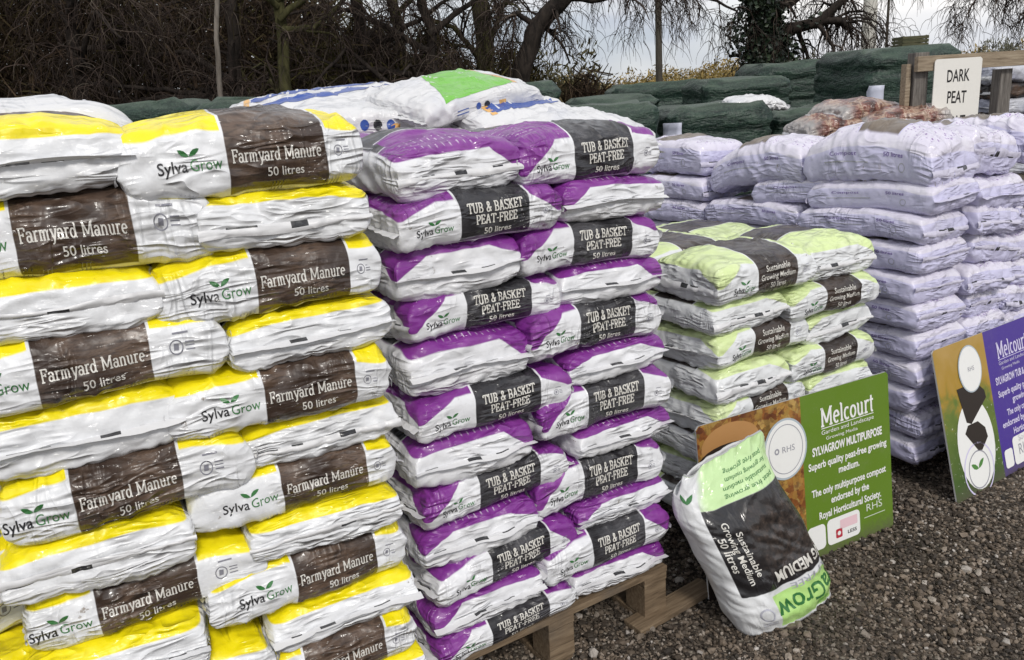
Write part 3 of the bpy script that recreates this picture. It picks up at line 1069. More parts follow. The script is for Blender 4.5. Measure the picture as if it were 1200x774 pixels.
g = T.n('ShaderNodeTexCoord').outputs['Object']
s1 = T.noise(g, 60, 6, .7)
COMPOST = T.pbr(T.ramp(s1, [(.35, (.006, .005, .004)), (.6, (.03, .02, .014)), (.75, (.09, .06, .04))]), .9, .2, T.bump(s1, .9, .02))


def open_bag():
    B = OpenBag()
    nu, nh = 130, 90
    us = np.arange(nu) * B.per / nu
    hs = np.concatenate([np.linspace(0, OPEN_H, nh)])
    U, H = np.meshgrid(us, hs)
    p, r_ = B.at(U.ravel(), H.ravel())
    fc = [(i * nu + j, i * nu + (j + 1) % nu, (i + 1) * nu + (j + 1) % nu, (i + 1) * nu + j) for i in range(nh - 1) for j in range(nu)]
    V, R_, mid = [p], [r_], [0] * len(fc)
    n = len(p)
    # rolled inner lip
    top = p[-nu:]
    cen = top.mean(0)
    prev = (nh - 1) * nu
    for k, (f, dz) in enumerate(((.965, .006), (.93, -.004), (.90, -.03), (.87, -.09))):
        q = cen + (top - cen) * f
        q[:, 2] = top[:, 2] + dz
        V.append(q)
        R_.append(np.stack([0 * us + .9, 0 * us + .7, 0 * us], 1))
        for j in range(nu):
            fc.append((prev + j, prev + (j + 1) % nu, n + (j + 1) % nu, n + j))
            mid.append(0)
        prev = n
        n += nu
    # base
    V.append(p[:nu].mean(0)[None])
    R_.append(np.zeros((1, 3)))
    for j in range(nu):
        fc.append((n, (j + 1) % nu, j))
        mid.append(0)
    n += 1
    art = []
    art.append(('green', *fit('SylvaGrow', .115, .078, .40, .062, rot=math.pi, bold=.012)))
    art.append(('leaf', *shape(leaf_pts(.12, .045, .045, rad(-30)))))
    art.append(('leaf', *shape(leaf_pts(.12, .045, .045, rad(-150)))))
    art.append(('white', *fit('GROWING MEDIUM', .16, .190, .40, .036, rot=math.pi, slab=False, bold=.03)))
    art.append(('faint', *fit('PEAT FREE', .13, .138, .26, .022, rot=math.pi)))
    for k, (tx, w) in enumerate((('Sustainable', .15), ('Growing Medium', .21), ('50 litres', .115))):
        art.append(('white', *fit(tx, -.090 - k * .032, .30 - (.0 if k != 0 else .01), w, .024, rot=-math.pi / 2, bold=.01)))
    rr = random.Random(4)
    for k in range(4):
        art.append(('green', *fit(('peat free growing', 'sustainable medium', 'for growing medium', 'peat free growing')[k], .045 + rr.uniform(-.01, .02),   .462 + k * .022, .23 - .012 * k, .013, rot=math.pi)))
    art.append(('faint', *ring(-.125, .085, .024, .005)))
    for k in range(3):
        art.append(('faint', *shape([(-.15, .035 + k * .008), (-.10, .035 + k * .008), (-.10, .038 + k * .008), (-.15, .038 + k * .008)], .02)))
    for k, a in enumerate((60, 120)):
        art.append(('green', *shape(leaf_pts(-.215, .47, .05, rad(a)))))
    inks = []
    for ink, Q, f in art:
        if ink not in inks:
            inks.append(ink)
        pp, rr_ = B.at(Q[:, 0], Q[:, 1], .0014)
        V.append(pp)
        R_.append(rr_)
        fc += [tuple(i + n for i in t) for t in f]
        mid += [1 + inks.index(ink)] * len(f)
        n += len(Q)
    o = mesh_obj('open_compost_bag', np.concatenate(V), fc, [OPENMAT] + [INK[k] for k in inks], midx=mid, rest=np.concatenate(R_))
    o.location = (.893, 2.508, .004)
    o.scale = (1.10, 1.05, 1.15)
    o.rotation_euler = (0, 0, math.atan2(.25, .41))
    tag(o, 'opened lime and white growing medium bag standing on the gravel against the signs', 'bag')
    # compost inside
    q = cen + (top - cen) * .88
    q[:, 2] = top[:, 2] - .05
    rings, fcs = [], []
    for k in range(9):
        f = 1 - k / 9
        w = cen + (q - cen) * f
        w[:, 2] = q[:, 2] * f + q[:, 2].mean() * (1 - f) + .035 * (1 - f ** 2) + .010 * pnoise(w * 40)
        rings.append(w)
    for k in range(8):
        for j in range(nu):
            fcs.append((k * nu + j, k * nu + (j + 1) % nu, (k + 1) * nu + (j + 1) % nu, (k + 1) * nu + j))
    mesh_obj('compost_fill', np.concatenate(rings), fcs, COMPOST, parent=o)


open_bag()

# ------------------------------------------------------------------ printed sign boards
def board_material(name, base, pic, wide):
    """left part a printed garden picture, right part plain colour"""
    T = NT(name)
    x, y, z = T.sep(T.attr('rest'))
    v = T.attr('rest')
    right = T.step(pic - .001, pic + .001, x)
    n1 = T.noise(v, 9, 4, .6, .5)
    n2 = T.noise(v, 45, 4, .7)
    if wide == 'green':
        garden = T.ramp(n1, [(.30, (.06, .015, .010)), (.44, (.20, .065, .02)), (.56, (.40, .22, .05)), (.70, (.30, .13, .03)), (.8, (.07, .05, .015))])
        vl = T.n('ShaderNodeTexVoronoi')
        T.put(vl.inputs['Vector'], T.vmath('ADD', v, T.vmath('SCALE', T.noise(v, 20, 3, .6, 0, True), .03)))
        vl.inputs['Scale'].default_value = 38
        leafc = T.ramp(T.sep(vl.outputs['Color'])[0], [(0, (.05, .012, .008)), (.35, (.28, .10, .02)), (.6, (.45, .27, .06)), (.8, (.13, .10, .02)), (1, (.55, .38, .12))])
        garden = T.mix(.6, garden, leafc)
        garden = T.mix(T.math('MULTIPLY', T.step(.5, .62, n2), .6), garden, (.10, .03, .015))
    else:
        garden = T.ramp(T.math('MULTIPLY_ADD', y, .9, T.math('MULTIPLY_ADD', n1, .5, -.15)), [(.15, (.05, .10, .02)), (.42, (.12, .17, .03)), (.52, (.36, .22, .03)), (.75, (.42, .27, .08))])
        spots = T.math('MULTIPLY', T.step(.62, .68, n2), T.step(.40, .3, y))
        garden = T.mix(spots, garden, (.70, .70, .62))
    dirt = T.math('MULTIPLY', T.step(.5, .8, T.noise(v, 7, 5, .7)), .12)
    c = T.mix(right, garden, base)
    c = T.mix(dirt, c, (.25, .23, .2))
    mud = T.math('MULTIPLY', T.step(.10, .0, T.math('ADD', y, T.math('MULTIPLY_ADD', n2, .12, -.05))), .65)
    c = T.mix(mud, c, (.10, .085, .065))
    fine = T.math('MULTIPLY', T.step(.66, .72, T.noise(v, 130, 2)), .25)
    c = T.mix(fine, c, (.30, .27, .22))
    return T.pbr(c, T.lin(n1, .3, .7, .32, .5), .4)


def flat_ink(name, c, rough=.45):
    T = NT(name)
    g = T.n('ShaderNodeTexCoord').outputs['Object']
    n = T.noise(g, 30, 3)
    return T.pbr(T.mix(T.math('MULTIPLY', T.step(.5, .75, n), .15), c, tuple(k * .8 for k in c)), rough, .4)


FI = {k: flat_ink('print_' + k, c) for k, c in dict(white=(.78, .78, .76), pale=(.62, .66, .56), lilac=(.60, .56, .76), black=(.012, .011, .012), red=(.45, .03, .05), pink=(.74, .52, .56),
                                                    terracotta=(.42, .22, .08), cream=(.72, .70, .58), grey=(.30, .30, .34), soil=(.025, .018, .014), leafgreen=(.08, .22, .05), border=(.40, .46, .50), edge=(.50, .50, .50)).items()}


def board(name, BLc, ang, lean, W, Hh, mat, art, label):
    """art: list of (ink, points, faces, layer) in board coordinates, x from the left edge, y up from the bottom edge"""
    th = .007
    ch = .012
    outl = [(ch, 0), (W - ch, 0), (W, ch), (W, Hh - ch), (W - ch, Hh), (ch, Hh), (0, Hh - ch), (0, ch)]
    V = [(x, 0, y) for x, y in outl] + [(x, th, y) for x, y in outl]
    rest = [(x, y, 0) for x, y in outl] + [(x, y, .01) for x, y in outl]
    n = len(outl)
    fc = [tuple(range(n)), tuple(range(2 * n - 1, n - 1, -1))] + [(i, i + n, (i + 1) % n + n, (i + 1) % n) for i in range(n)]
    mats = [mat, FI['edge']]
    mid = [0, 1] + [1] * n
    names = []
    for ink, Q, f, layer in art:
        if ink not in names:
            names.append(ink)
        m = len(V)
        V += [(q[0], -.0006 - .0006 * layer - q[2], q[1]) for q in Q]
        rest += [(q[0], q[1], 0) for q in Q]
        fc += [tuple(i + m for i in t) for t in f]
        mid += [2 + names.index(ink)] * len(f)
    o = mesh_obj(name, V, fc, mats + [FI[k] for k in names], midx=mid, rest=rest, smooth=False)
    o.location = BLc
    o.rotation_euler = (-lean, 0, ang)
    tag(o, label, 'sign')
    return o


def rrect(x0, y0, x1, y1, r, h=0.0):
    pts = []
    for cx, cy, a in ((x1 - r, y0 + r, -90), (x1 - r, y1 - r, 0), (x0 + r, y1 - r, 90), (x0 + r, y0 + r, 180)):
        pts += arc(cx, cy, r, r, a, a + 90, 5)
    return shape(pts, .2, h)


def sign_text(x0, x1, H, ink, lines):
    art = []
    c = (x0 + x1) / 2
    w = x1 - x0
    art.append((ink, *fit('Melcourt', c + .005, H - .105, w * .60, .072, .2, slab=True, w=.24), 1))
    art.append((ink, *shape([(c - w * .29, H - .150), (c + w * .31, H - .150), (c + w * .31, H - .147), (c - w * .29, H - .147)], .2), 1))
    art.append((ink, *fit('Garden and Landscape', c + .005, H - .164, w * .60, .017, .2), 1))
    art.append((ink, *fit('Growing Media', c - .03, H - .190, w * .36, .013, .2), 1))
    for tx, y, ww, hh, b in lines:
        art.append((ink, *fit(tx, c, y, w * ww, hh, .2, bold=b), 1))
    return art


GW, GH = .97, .655
gx = .492
art = sign_text(gx, GW, GH, 'white', [('SYLVAGROW MULTIPURPOSE', .425, .80, .032, .035), ('Superb quality peat-free growing', .370, .90, .028, .025), ('medium.', .325, .24, .028, .025),
                                       ('The only multipurpose compost', .262, .86, .028, .025), ('endorsed by the', .215, .44, .028, .025), ('Royal Horticultural Society.', .165, .72, .028, .025)])
art += [('white', *rrect(gx + .105, .030, gx + .285, .135, .02), 1), ('pink', *rrect(gx + .175, .080, gx + .270, .118, .004), 2), ('red', *rrect(gx + .150, .048, gx + .185, .085, .006), 2),
        ('white', *disc(gx + .167, .067, .009, .009), 3), ('black', *fit('LESS', gx + .24, .058, .05, .014, .2, bold=.02), 2),
        ('white', *rrect(gx + .0, .030, gx + .095, .130, .02), 1), ('pale', *fit('RHS', gx + .37, .125, .09, .030, .2), 1), ('pale', *shape([(gx + .31, .085), (gx + .43, .085), (gx + .43, .088), (gx + .31, .088)], .2), 1)]
# picture: a terracotta pot of compost, the round endorsement badge, a pale highlight drawn on the compost
art += [('terracotta', *disc(.15, .560, .135, .078), 1), ('soil', *disc(.14, .515, .140, .050), 2), ('cream', *shape([(.17, .53), (.22, .545), (.27, .52), (.21, .505)], .2), 3),
        ('soil', *shape([(.0, .30), (.38, .25), (.34, .0), (.0, .0)], .3), 1),
        ('border', *disc(.405, .475, .108, .118, 40), 4), ('white', *disc(.405, .475, .100, .110, 40), 5), ('grey', *fit('RHS', .418, .475, .062, .024, .2), 6),
        ('grey', *ring(.36, .475, .012, .006), 6), ('grey', *ring(.405, .475, .086, .003, 40, 0, .095), 6)]
ga = rad(27)
gl = math.atan2(.074, .648)
gdir = Vector((math.cos(ga), math.sin(ga), 0))
GBL = Vector((1.509, 3.016, .003)) - gdir * GW
board('sign_board', GBL, ga, gl, GW, GH, board_material('green_sign_print', (.115, .205, .018), gx, 'green'), art, 'olive green printed sign board leaning on the lime green sacks')

BWd, BHt = .90, .668
bx = .40
art = sign_text(bx, bx + .44, BHt, 'lilac', [('SYLVAGROW TUB & BASKET', .430, .80, .032, .035), ('Superb quality peat-free', .370, .78, .028, .025), ('growing', .325, .28, .028, .025),
                                       ('The only compost', .275, .56, .028, .025), ('endorsed by the Royal', .228, .80, .028, .025), ('Horticultural', .182, .42, .028, .025), ('Society', .140, .30, .028, .025)])
art += [('white', *rrect(bx + .10, .025, bx + .30, .155, .02), 1), ('grey', *fit('RHS', bx + .20, .09, .11, .05, .2), 2), ('white', *rrect(bx + .02, .03, bx + .09, .115, .015), 1)]
art += [('white', *disc(.215, .205, .145, .20, 30), 1),
        ('soil', *shape([(.13, .47), (.165, .315), (.20, .30), (.345, .385), (.34, .42), (.28, .47)], .3), 2), ('soil', *shape([(.14, .27), (.22, .175), (.25, .17), (.31, .215), (.30, .26), (.25, .30), (.17, .30)], .3), 2),
        ('leafgreen', *shape(leaf_pts(.20, .10, .06, rad(35))), 2), ('leafgreen', *shape(leaf_pts(.20, .10, .06, rad(150))), 2),
        ('grey', *ring(.205, .095, .085, .006, 30), 2), ('lilac', *ring(.205, .095, .12, .008, 30), 2),
        ('border', *disc(.255, .535, .092, .105, 40), 4), ('white', *disc(.255, .535, .086, .099, 40), 5), ('grey', *fit('RHS', .26, .535, .05, .020, .2), 6)]
board('sign_board', Vector((1.851, 3.163, .003)), rad(33), math.atan2(.164, .650), BWd, BHt, board_material('violet_sign_print', (.065, .035, .26), bx, 'blue'), art,
      'violet blue printed sign board leaning on the lavender sacks')

# ------------------------------------------------------------------ loose white sacks heaped behind the purple stack
def white_sack(seed, loc, rot, label, design, L=.62, W=.42, T_=.105):
    b = Bag(seed, L, W, T_, crown=.008, slump=.03, rough=1.4)
    art = []
    if design == 'leaf':
        art.append(('leaf', 'top', *shape([(-.20, -.195), (.16, -.17), (.16, .16), (-.05, .18)], .02)))
        art.append(('orange', 'top', *shape([(.165, -.17), (.195, -.16), (.195, .14), (.165, .16)], .02)))
    if design in ('blue', 'stripe'):
        art.append(('blue', 'top', *shape([(-.22, -.14), (.16, -.06), (.17, .02), (-.22, -.05)], .02)))
        art.append(('blue', 'top', *shape([(-.20, .03), (.10, .10), (.11, .15), (-.20, .12)], .02)))
        art.append(('orange', 'top', *shape([(-.23, -.15), (-.205, -.15), (-.205, .15), (-.23, .15)], .02)))
    if design in ('marks', 'leaf', 'blue'):
        for k, x in enumerate((-.05, .0, .05) if design == 'marks' else (-.05, -.01)):
            art += both('blue' if k != 1 else 'black', disc(x, .0, .013 + .004 * (design == 'marks'), .014 + .006 * (design == 'marks'), 14))
        art += both('blue', shape([(-.16, -.014), (-.10, -.014), (-.10, -.010), (-.16, -.010)]))
        art += both('blue', shape([(-.16, .0), (-.10, .0), (-.10, .004), (-.16, .004)]))
        art += both('orange', shape([(.05, -.012), (.085, -.012), (.085, .006), (.05, .006)]))
    o = build_sack('animal_bedding_sack' if False else 'white_sack', b, WHITE_BAG, art)
    o.location = loc
    o.rotation_euler = rot
    tag(o, label, 'sack', 'loose white sacks heaped behind the purple stack')
    return o


T = NT('white_polythene')
rest = T.attr('rest')
v3, nrm, rough = bag_crinkle(T, rest, .6)
WHITE_BAG = T.pbr(T.mix(T.step(.5, .75, T.noise(v3, 5, 4)), (.68, .68, .69), (.58, .59, .63)), rough, .5, nrm, **T.coat)

HY = 3.55
white_sack(301, (-.84, 3.66, 1.79), (.20, -.06, rad(14)), 'white sack with blue and orange stripes, left end of the heap', 'stripe')
white_sack(302, (-.52, 3.46, 1.745), (.12, .04, rad(16)), 'white sack with blue round marks under the bright green one', 'marks')
white_sack(303, (-.17, 3.50, 1.815), (.22, -.13, rad(40)), 'white sack with a bright green panel on top of the heap', 'leaf')
white_sack(304, (.08, 3.52, 1.715), (.26, .06, rad(34)), 'white sack with a blue panel, below the bright green one', 'blue')
white_sack(305, (.28, 3.46, 1.655), (.20, .10, rad(24)), 'white sack with dark round marks poking out at the right', 'marks')
white_sack(306, (-.60, 3.86, 1.815), (.16, .0, rad(8)), 'plain white sack at the back of the heap', 'stripe')
for k in range(5):
    for i, x in enumerate((-.80, -.22)):
        white_sack(310 + k * 2 + i, (x + .02 * (k % 2), 3.58 + .02 * i, 1.62 - k * .115 - (.06 if False else 0)), (0, .02 * (-1) ** k, rad(14)),
                   'white sack in the lower heap, %s side, %s from its top' % ('left' if i == 0 else 'right', ('first', 'second', 'third', 'fourth', 'fifth')[k]), 'plain') if k < 2 else None

# crumpled pale film on top of the back of the yellow stack
b = Bag(330, .56, .36, .10, crown=.02, slump=.03, rough=2.0)
o = build_sack('white_sack', b, WHITE_BAG, [])
o.location = PL(.20, .66, 1.79)
o.rotation_euler = (0, .03, .6)
tag(o, 'crumpled plain white sack lying on the back of the yellow stack', 'sack')

# ------------------------------------------------------------------ brown sacks on the lavender row
T = NT('brown_polythene')
rest = T.attr('rest')
v3, nrm, rough = bag_crinkle(T, rest, .6)
x, y, z = T.sep(rest)
n1 = T.noise(rest, 12, 3, .6, .4)
bc = T.ramp(n1, [(.35, (.06, .028, .022)), (.48, (.20, .07, .05)), (.56, (.42, .30, .22)), (.62, (.11, .05, .04)), (.75, (.33, .16, .05))])
bc = T.mix(T.math('MULTIPLY', T.step(.14, .24, T.math('ABSOLUTE', x)), .8), bc, (.42, .41, .40))
BROWN_BAG = T.pbr(bc, rough, .5, nrm, **T.coat)
for k, (lx, ly, lz, a, ti) in enumerate(((2.02, 5.10, 1.50, 8, .05), (2.38, 5.05, 1.53, -10, -.06), (2.20, 5.2, 1.59, 20, .02), (2.05, 5.2, 1.38, 0, 0), (2.42, 5.2, 1.40, 12, .03), (2.62, 5.1, 1.45, 35, -.2))):
    b = Bag(340 + k, .50, .34, .11, crown=.02, slump=.03, rough=1.7)
    o = build_sack('bark_sack', b, BROWN_BAG, [])
    o.location = (lx, ly, lz)
    o.rotation_euler = (.03, ti, rad(a))
    tag(o, ('brown sack at the left of the brown heap', 'reddish sack at the right of the brown heap', 'brown sack on top of the brown heap', 'brown sack underneath at the left of the brown heap',
            'brown sack underneath at the right of the brown heap', 'brown sack sliding off the right of the brown heap')[k], 'sack', 'brown sacks in a low heap')

# ------------------------------------------------------------------ net-covered pallets of sacks in the yard
T = NT('green_netting')
g = T.attr('rest')
gx_, gy_, gz_ = T.sep(g)
n1 = T.noise(T.mapping(g, (2, 2, 9)), 3, 4, .6, .5)
n2 = T.noise(g, 60, 3)
gc = T.ramp(n1, [(.3, (.004, .012, .009)), (.5, (.011, .029, .021)), (.7, (.034, .066, .045))])  # paler tones painted in as highlights on the folds
gc = T.mix(T.math('MULTIPLY', T.step(.5, .65, n2), .55), gc, (.05, .085, .06))
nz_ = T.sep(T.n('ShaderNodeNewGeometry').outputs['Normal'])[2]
gc = T.mix(T.math('MULTIPLY', T.step(.55, .95, nz_), T.lin(n1, .3, .7, .35, .85)), gc, (.075, .105, .075))      # upward faces painted paler, as if catching the light
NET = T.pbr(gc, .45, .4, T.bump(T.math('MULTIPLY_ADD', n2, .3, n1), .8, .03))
NET_LABEL = flat_ink('pallet_label_paper', (.55, .57, .68))


def netted(loc, rz, W, D, H, seed, label, paper=None, layers=None, slouch=.03):
    r_ = np.random.default_rng(seed)
    off = r_.uniform(0, 40, 3)
    na, nz = 120, 96
    layers = layers or int(H / .16)
    V, R_, fc = [], [], []
    e = 10.0
    for i in range(nz + 1):
        f = i / nz
        zz = .12 + (H - .12) * f
        rib = abs(math.sin(math.pi * layers * f)) ** .6
        shrink = (1 - .05 * (1 - rib)) * (1 - .12 * sm(.94, 1.0, np.array([f]))[0] ** 2)
        for j in range(na):
            t = 2 * math.pi * j / na
            cx = math.copysign(abs(math.cos(t)) ** (2 / e), math.cos(t))
            cy = math.copysign(abs(math.sin(t)) ** (2 / e), math.sin(t))
            V.append((cx * W / 2 * shrink, cy * D / 2 * shrink, zz))
    V.append((0, 0, H * 1.0))
    V = np.array(V)
    R0 = V.copy()
    q = V + off
    d = .022 * pnoise(q * 2.2) + .03 * (.5 - np.abs(pnoise(q * np.array([2.5, 2.5, 9])))) + .02 * (.5 - np.abs(pnoise(q * np.array([6, 6, 16]) + 3))) + .008 * pnoise(q * 22)
    dirv = V * np.array([1, 1, 0])
    dirv /= np.linalg.norm(dirv, axis=1)[:, None] + 1e-6
    V = V + dirv * d[:, None]
    V[:, 2] += (.03 * pnoise(q * 1.8 + 7) + .035 * (.5 - np.abs(pnoise(q * np.array([3, 7, 3])))) + .02 * pnoise(q * 9)) * sm(.5 * H, H, V[:, 2])
    V[:, 0] += slouch * (V[:, 2] / H) ** 2
    for i in range(nz):
        for j in range(na):
            fc.append((i * na + j, i * na + (j + 1) % na, (i + 1) * na + (j + 1) % na, (i + 1) * na + j))
    for j in range(na):
        fc.append((nz * na + j, nz * na + (j + 1) % na, (nz + 1) * na))
    root = empty('netted_pallet', loc, rz)
    tag(root, label, 'pallet load', 'pallet loads under green netting')
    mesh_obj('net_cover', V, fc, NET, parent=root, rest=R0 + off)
    if paper:
        px, pz = paper
        vs, ff = [], []
        for i in range(5):
            for j in range(4):
                lx, lz = px + .11 * (j / 3 - .5), pz + .17 * (i / 4 - .5)
                fr = V[V[:, 1] < -.2 * D]
                near = np.argsort((fr[:, 0] - lx) ** 2 + (fr[:, 2] - lz) ** 2)[:9]
                vs.append((lx, fr[near, 1].min() - .008, lz))
        for i in range(4):
            for j in range(3):
                ff.append((i * 4 + j, i * 4 + j + 1, (i + 1) * 4 + j + 1, (i + 1) * 4 + j))
        o = mesh_obj('paper_label', vs, ff, NET_LABEL, parent=root)
        sol = o.modifiers.new('thick', 'SOLIDIFY')
        sol.thickness = .002
    return root


NETS = [
    ((3.22, 7.2, 0), .08, .78, 1.0, 1.99, 1, 'tallest green netted load with a paper label, left of the timber post', (-.30, 1.63), 11),
    ((1.52, 6.4, 0), .05, .74, .95, 1.64, 2, 'dark netted load with a white label, in front of the ivy tree', (-.33, 1.47), 9),
    ((.68, 6.1, 0), .02, .74, .95, 1.70, 3, 'dark netted load right behind the purple stack', None, 9),
    ((-.05, 6.9, 0), .04, .78, .95, 1.79, 4, 'green netted load under the thin dark pole', None, 9),
    ((2.40, 6.9, 0), .05, .72, .95, 1.58, 5, 'slumped netted load beside the tallest one', None, 9),
    ((2.35, 8.6, 0), .05, .86, .95, 1.84, 6, 'netted load seen between the ivy tree and the tallest load', None, 10),
    ((3.10, 9.2, 0), .02, .9, 1.0, 1.98, 7, 'flat-topped netted load left of the tallest one, further back', None, 10),
    ((.10, 8.2, 0), .0, .88, .95, 1.92, 8, 'netted load beyond the white heap, right end', None, 10),
    ((1.15, 9.0, 0), .0, .9, .95, 1.74, 9, 'netted load behind the pole, further back', None, 10),
    ((1.85, 10.2, 0), .0, 1.1, 1.0, 1.86, 10, 'most distant netted load before the hedges', None, 10),
    ((-1.75, 6.6, 0), .0, 1.0, 1.0, 1.88, 11, 'netted load behind the yellow stack, nearest the white heap', None, 10),
    ((-2.85, 6.8, 0), .0, 1.05, 1.0, 1.93, 12, 'netted load behind the middle of the yellow stack', None, 10),
    ((-2.2, 8.4, 0), .0, 1.05, 1.0, 1.94, 13, 'netted load in the second row behind the yellow stack', None, 10),
    ((-3.95, 7.0, 0), .0, 1.0, 1.0, 1.93, 14, 'netted load behind the left end of the yellow stack', None, 10),
    ((-.95, 8.3, 0), .0, 1.05, 1.0, 1.85, 15, 'netted load hidden mostly by the white heap', None, 10),
]
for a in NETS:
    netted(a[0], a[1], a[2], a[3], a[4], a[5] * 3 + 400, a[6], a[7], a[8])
# a scrap of white sheet lying on the dark load
b = Bag(371, .42, .26, .07, crown=.01, slump=.03, rough=1.5)
o = build_sack('white_sack', b, WHITE_BAG, [])
o.location = (1.85, 6.15, 1.66)
o.rotation_euler = (.15, .05, .1)
tag(o, 'flat white empty sack lying on a dark netted load', 'sack')
# small wooden crate on the tallest load
cr = MB()
for k in range(3):
    cr.box((0, -.13, .03 + k * .045), (.34, .014, .038), bevel=.002)
    cr.box((0, .13, .03 + k * .045), (.34, .014, .038), bevel=.002)
for sx in (-1, 1):
    for k in range(3):
        cr.box((sx * .164, 0, .03 + k * .045), (.014, .244, .038), bevel=.002)
    for sy in (-1, 1):
        cr.box((sx * .147, sy * .112, .075), (.018, .018, .14), bevel=.002)
T = NT('mossy_crate_timber')
g = T.n('ShaderNodeTexCoord').outputs['Object']
cn = T.noise(T.mapping(g, (4, 30, 30)), 4, 4)
MOSSY = T.pbr(T.ramp(cn, [(.3, (.035, .04, .02)), (.6, (.09, .085, .045)), (.8, (.14, .12, .07))]), .8, .3)
o = cr.build('wooden_crate', MOSSY)
o.location = (3.36, 7.0, 1.99)
o.scale = (.62, .7, .62)
tag(o, 'small mossy wooden crate on the tallest netted load', 'crate')

# ------------------------------------------------------------------ timber bay with hand-lettered sign
T = NT('grey_timber')
g = T.n('ShaderNodeTexCoord').outputs['Object']
gn = T.noise(T.mapping(g, (30, 30, 2.5)), 3, 5, .6, .4)
GREYWOOD = T.pbr(T.ramp(gn, [(.3, (.07, .062, .056)), (.55, (.16, .145, .13)), (.75, (.27, .25, .23))]), .8, .3, T.bump(gn, .5, .004))
T = NT('pale_rail_timber')
g = T.n('ShaderNodeTexCoord').outputs['Object']
gn = T.noise(T.mapping(g, (2.5, 30, 30)), 3, 5, .6, .4)
RAILWOOD = T.pbr(T.ramp(gn, [(.3, (.16, .12, .08)), (.55, (.30, .24, .17)), (.75, (.40, .34, .25))]), .8, .3, T.bump(gn, .5, .004))
FY = 5.0
fence = empty('timber_bay_rail', (2.40, FY, 0), rad(4))
tag(fence, 'weathered timber posts carrying a pale top rail, behind the lettered sign', 'rail')
MB().box((.075, .03, .95), (.085, .085, 1.90), bevel=.004).build('post', GREYWOOD, fence)
MB().box((.005, .03, .92), (.03, .06, 1.84), bevel=.004).build('batten', RAILWOOD, fence)
MB().box((.60, .03, .89), (.075, .08, 1.78), bevel=.004).build('post', GREYWOOD, fence)
MB().box((1.42, .03, .89), (.085, .08, 1.78), bevel=.004).build('post', GREYWOOD, fence)
MB().box((.80, -.035, 1.835), (1.55, .04, .085), bevel=.004).build('top_rail', RAILWOOD, fence)
W_, H_ = .285, .44
outl = [(.012, 0), (W_ - .012, 0), (W_, .012), (W_, H_ - .012), (W_ - .012, H_), (.012, H_), (0, H_ - .012), (0, .012)]
n = len(outl)
V = [(x, 0, y) for x, y in outl] + [(x, .006, y) for x, y in outl]
fc = [tuple(range(n)), tuple(range(2 * n - 1, n - 1, -1))] + [(i, i + n, (i + 1) % n + n, (i + 1) % n) for i in range(n)]
mid = [0] * len(fc)
for tx, cy, ww, rot in (('DARK', .345, .135, .02), ('PEAT', .225, .115, -.01), ('50 LT', .085, .125, .02)):
    Q, f = fit(tx, W_ / 2 + .004, cy, ww, .068, .2, rot, bold=.012)
    m = len(V)
    V += [(q[0], -.001, q[1]) for q in Q]
    fc += [tuple(i + m for i in t) for t in f]
    mid += [1] * len(f)
o = mesh_obj('hand_lettered_sign', V, fc, [flat_ink('painted_board_cream', (.76, .74, .69)), FI['black']], midx=mid, smooth=False)
o.location = (2.525, FY - .068 + .009, 1.415)
o.rotation_euler = (0, 0, rad(4))
tag(o, 'cream board hand lettered DARK PEAT fixed to the timber post', 'sign')
# grey and dark sacks in the bay beyond
T = NT('grey_polythene')
rest = T.attr('rest')
v3, nrm, rough = bag_crinkle(T, rest, .6)
GREY_BAG = T.pbr(T.mix(T.step(.4, .6, T.noise(v3, 5, 2)), (.36, .37, .45), (.50, .51, .56)), rough, .5, nrm)
T = NT('dark_polythene')
rest = T.attr('rest')
v3, nrm, rough = bag_crinkle(T, rest, .6)
DARK_BAG = T.pbr(T.mix(T.step(.45, .7, T.noise(v3, 9, 3)), (.02, .017, .018), (.09, .05, .03)), rough, .5, nrm)
for k in range(7):
    b = Bag(380 + k, .62, .40, .115, crown=.01, slump=.012, rough=1.4)
    grey = k % 2 == 0
    o = build_sack('peat_sack', b, GREY_BAG if grey else DARK_BAG, [])
    o.location = (3.52 + .02 * (k % 3), 5.75, 1.74 - k * .10)
    o.rotation_euler = (0, .02, rad(5 + 3 * (k % 2)))
    tag(o, '%s sack behind the timber rail, %s of its pile' % ('pale grey' if grey else 'dark', ('top', 'second', 'third', 'fourth', 'fifth', 'sixth', 'bottom')[k]), 'sack', 'sacks piled behind the timber rail')

# ------------------------------------------------------------------ poles
T = NT('dark_pole_timber')
g = T.n('ShaderNodeTexCoord').outputs['Object']
POLE = T.pbr(T.ramp(T.noise(T.mapping(g, (20, 20, 1)), 3, 3), [(.3, (.03, .026, .022)), (.7, (.08, .07, .055))]), .8, .3)
MAST = flat_ink('pale_mast_paint', (.52, .50, .46), .6)


def pole(name, loc, r0, r1, h, mat, label, cat, arms=None):
    root = empty(name, loc)
    tag(root, label, cat)
    bm = bmesh.new()
    bmesh.ops.create_cone(bm, cap_ends=True, segments=14, radius1=r0, radius2=r1, depth=h)
    bmesh.ops.translate(bm, verts=bm.verts, vec=(0, 0, h / 2))
    me = bpy.data.meshes.new('shaft')
    bm.to_mesh(me)
    bm.free()
    me.materials.append(mat)
    o = bpy.data.objects.new('shaft', me)
    COL.objects.link(o)
    o.parent = root
    for z, w in arms or ():
        MB().box((0, -.08, z), (w, .08, .1), bevel=.006).build('cross_arm', mat, root)
    return root


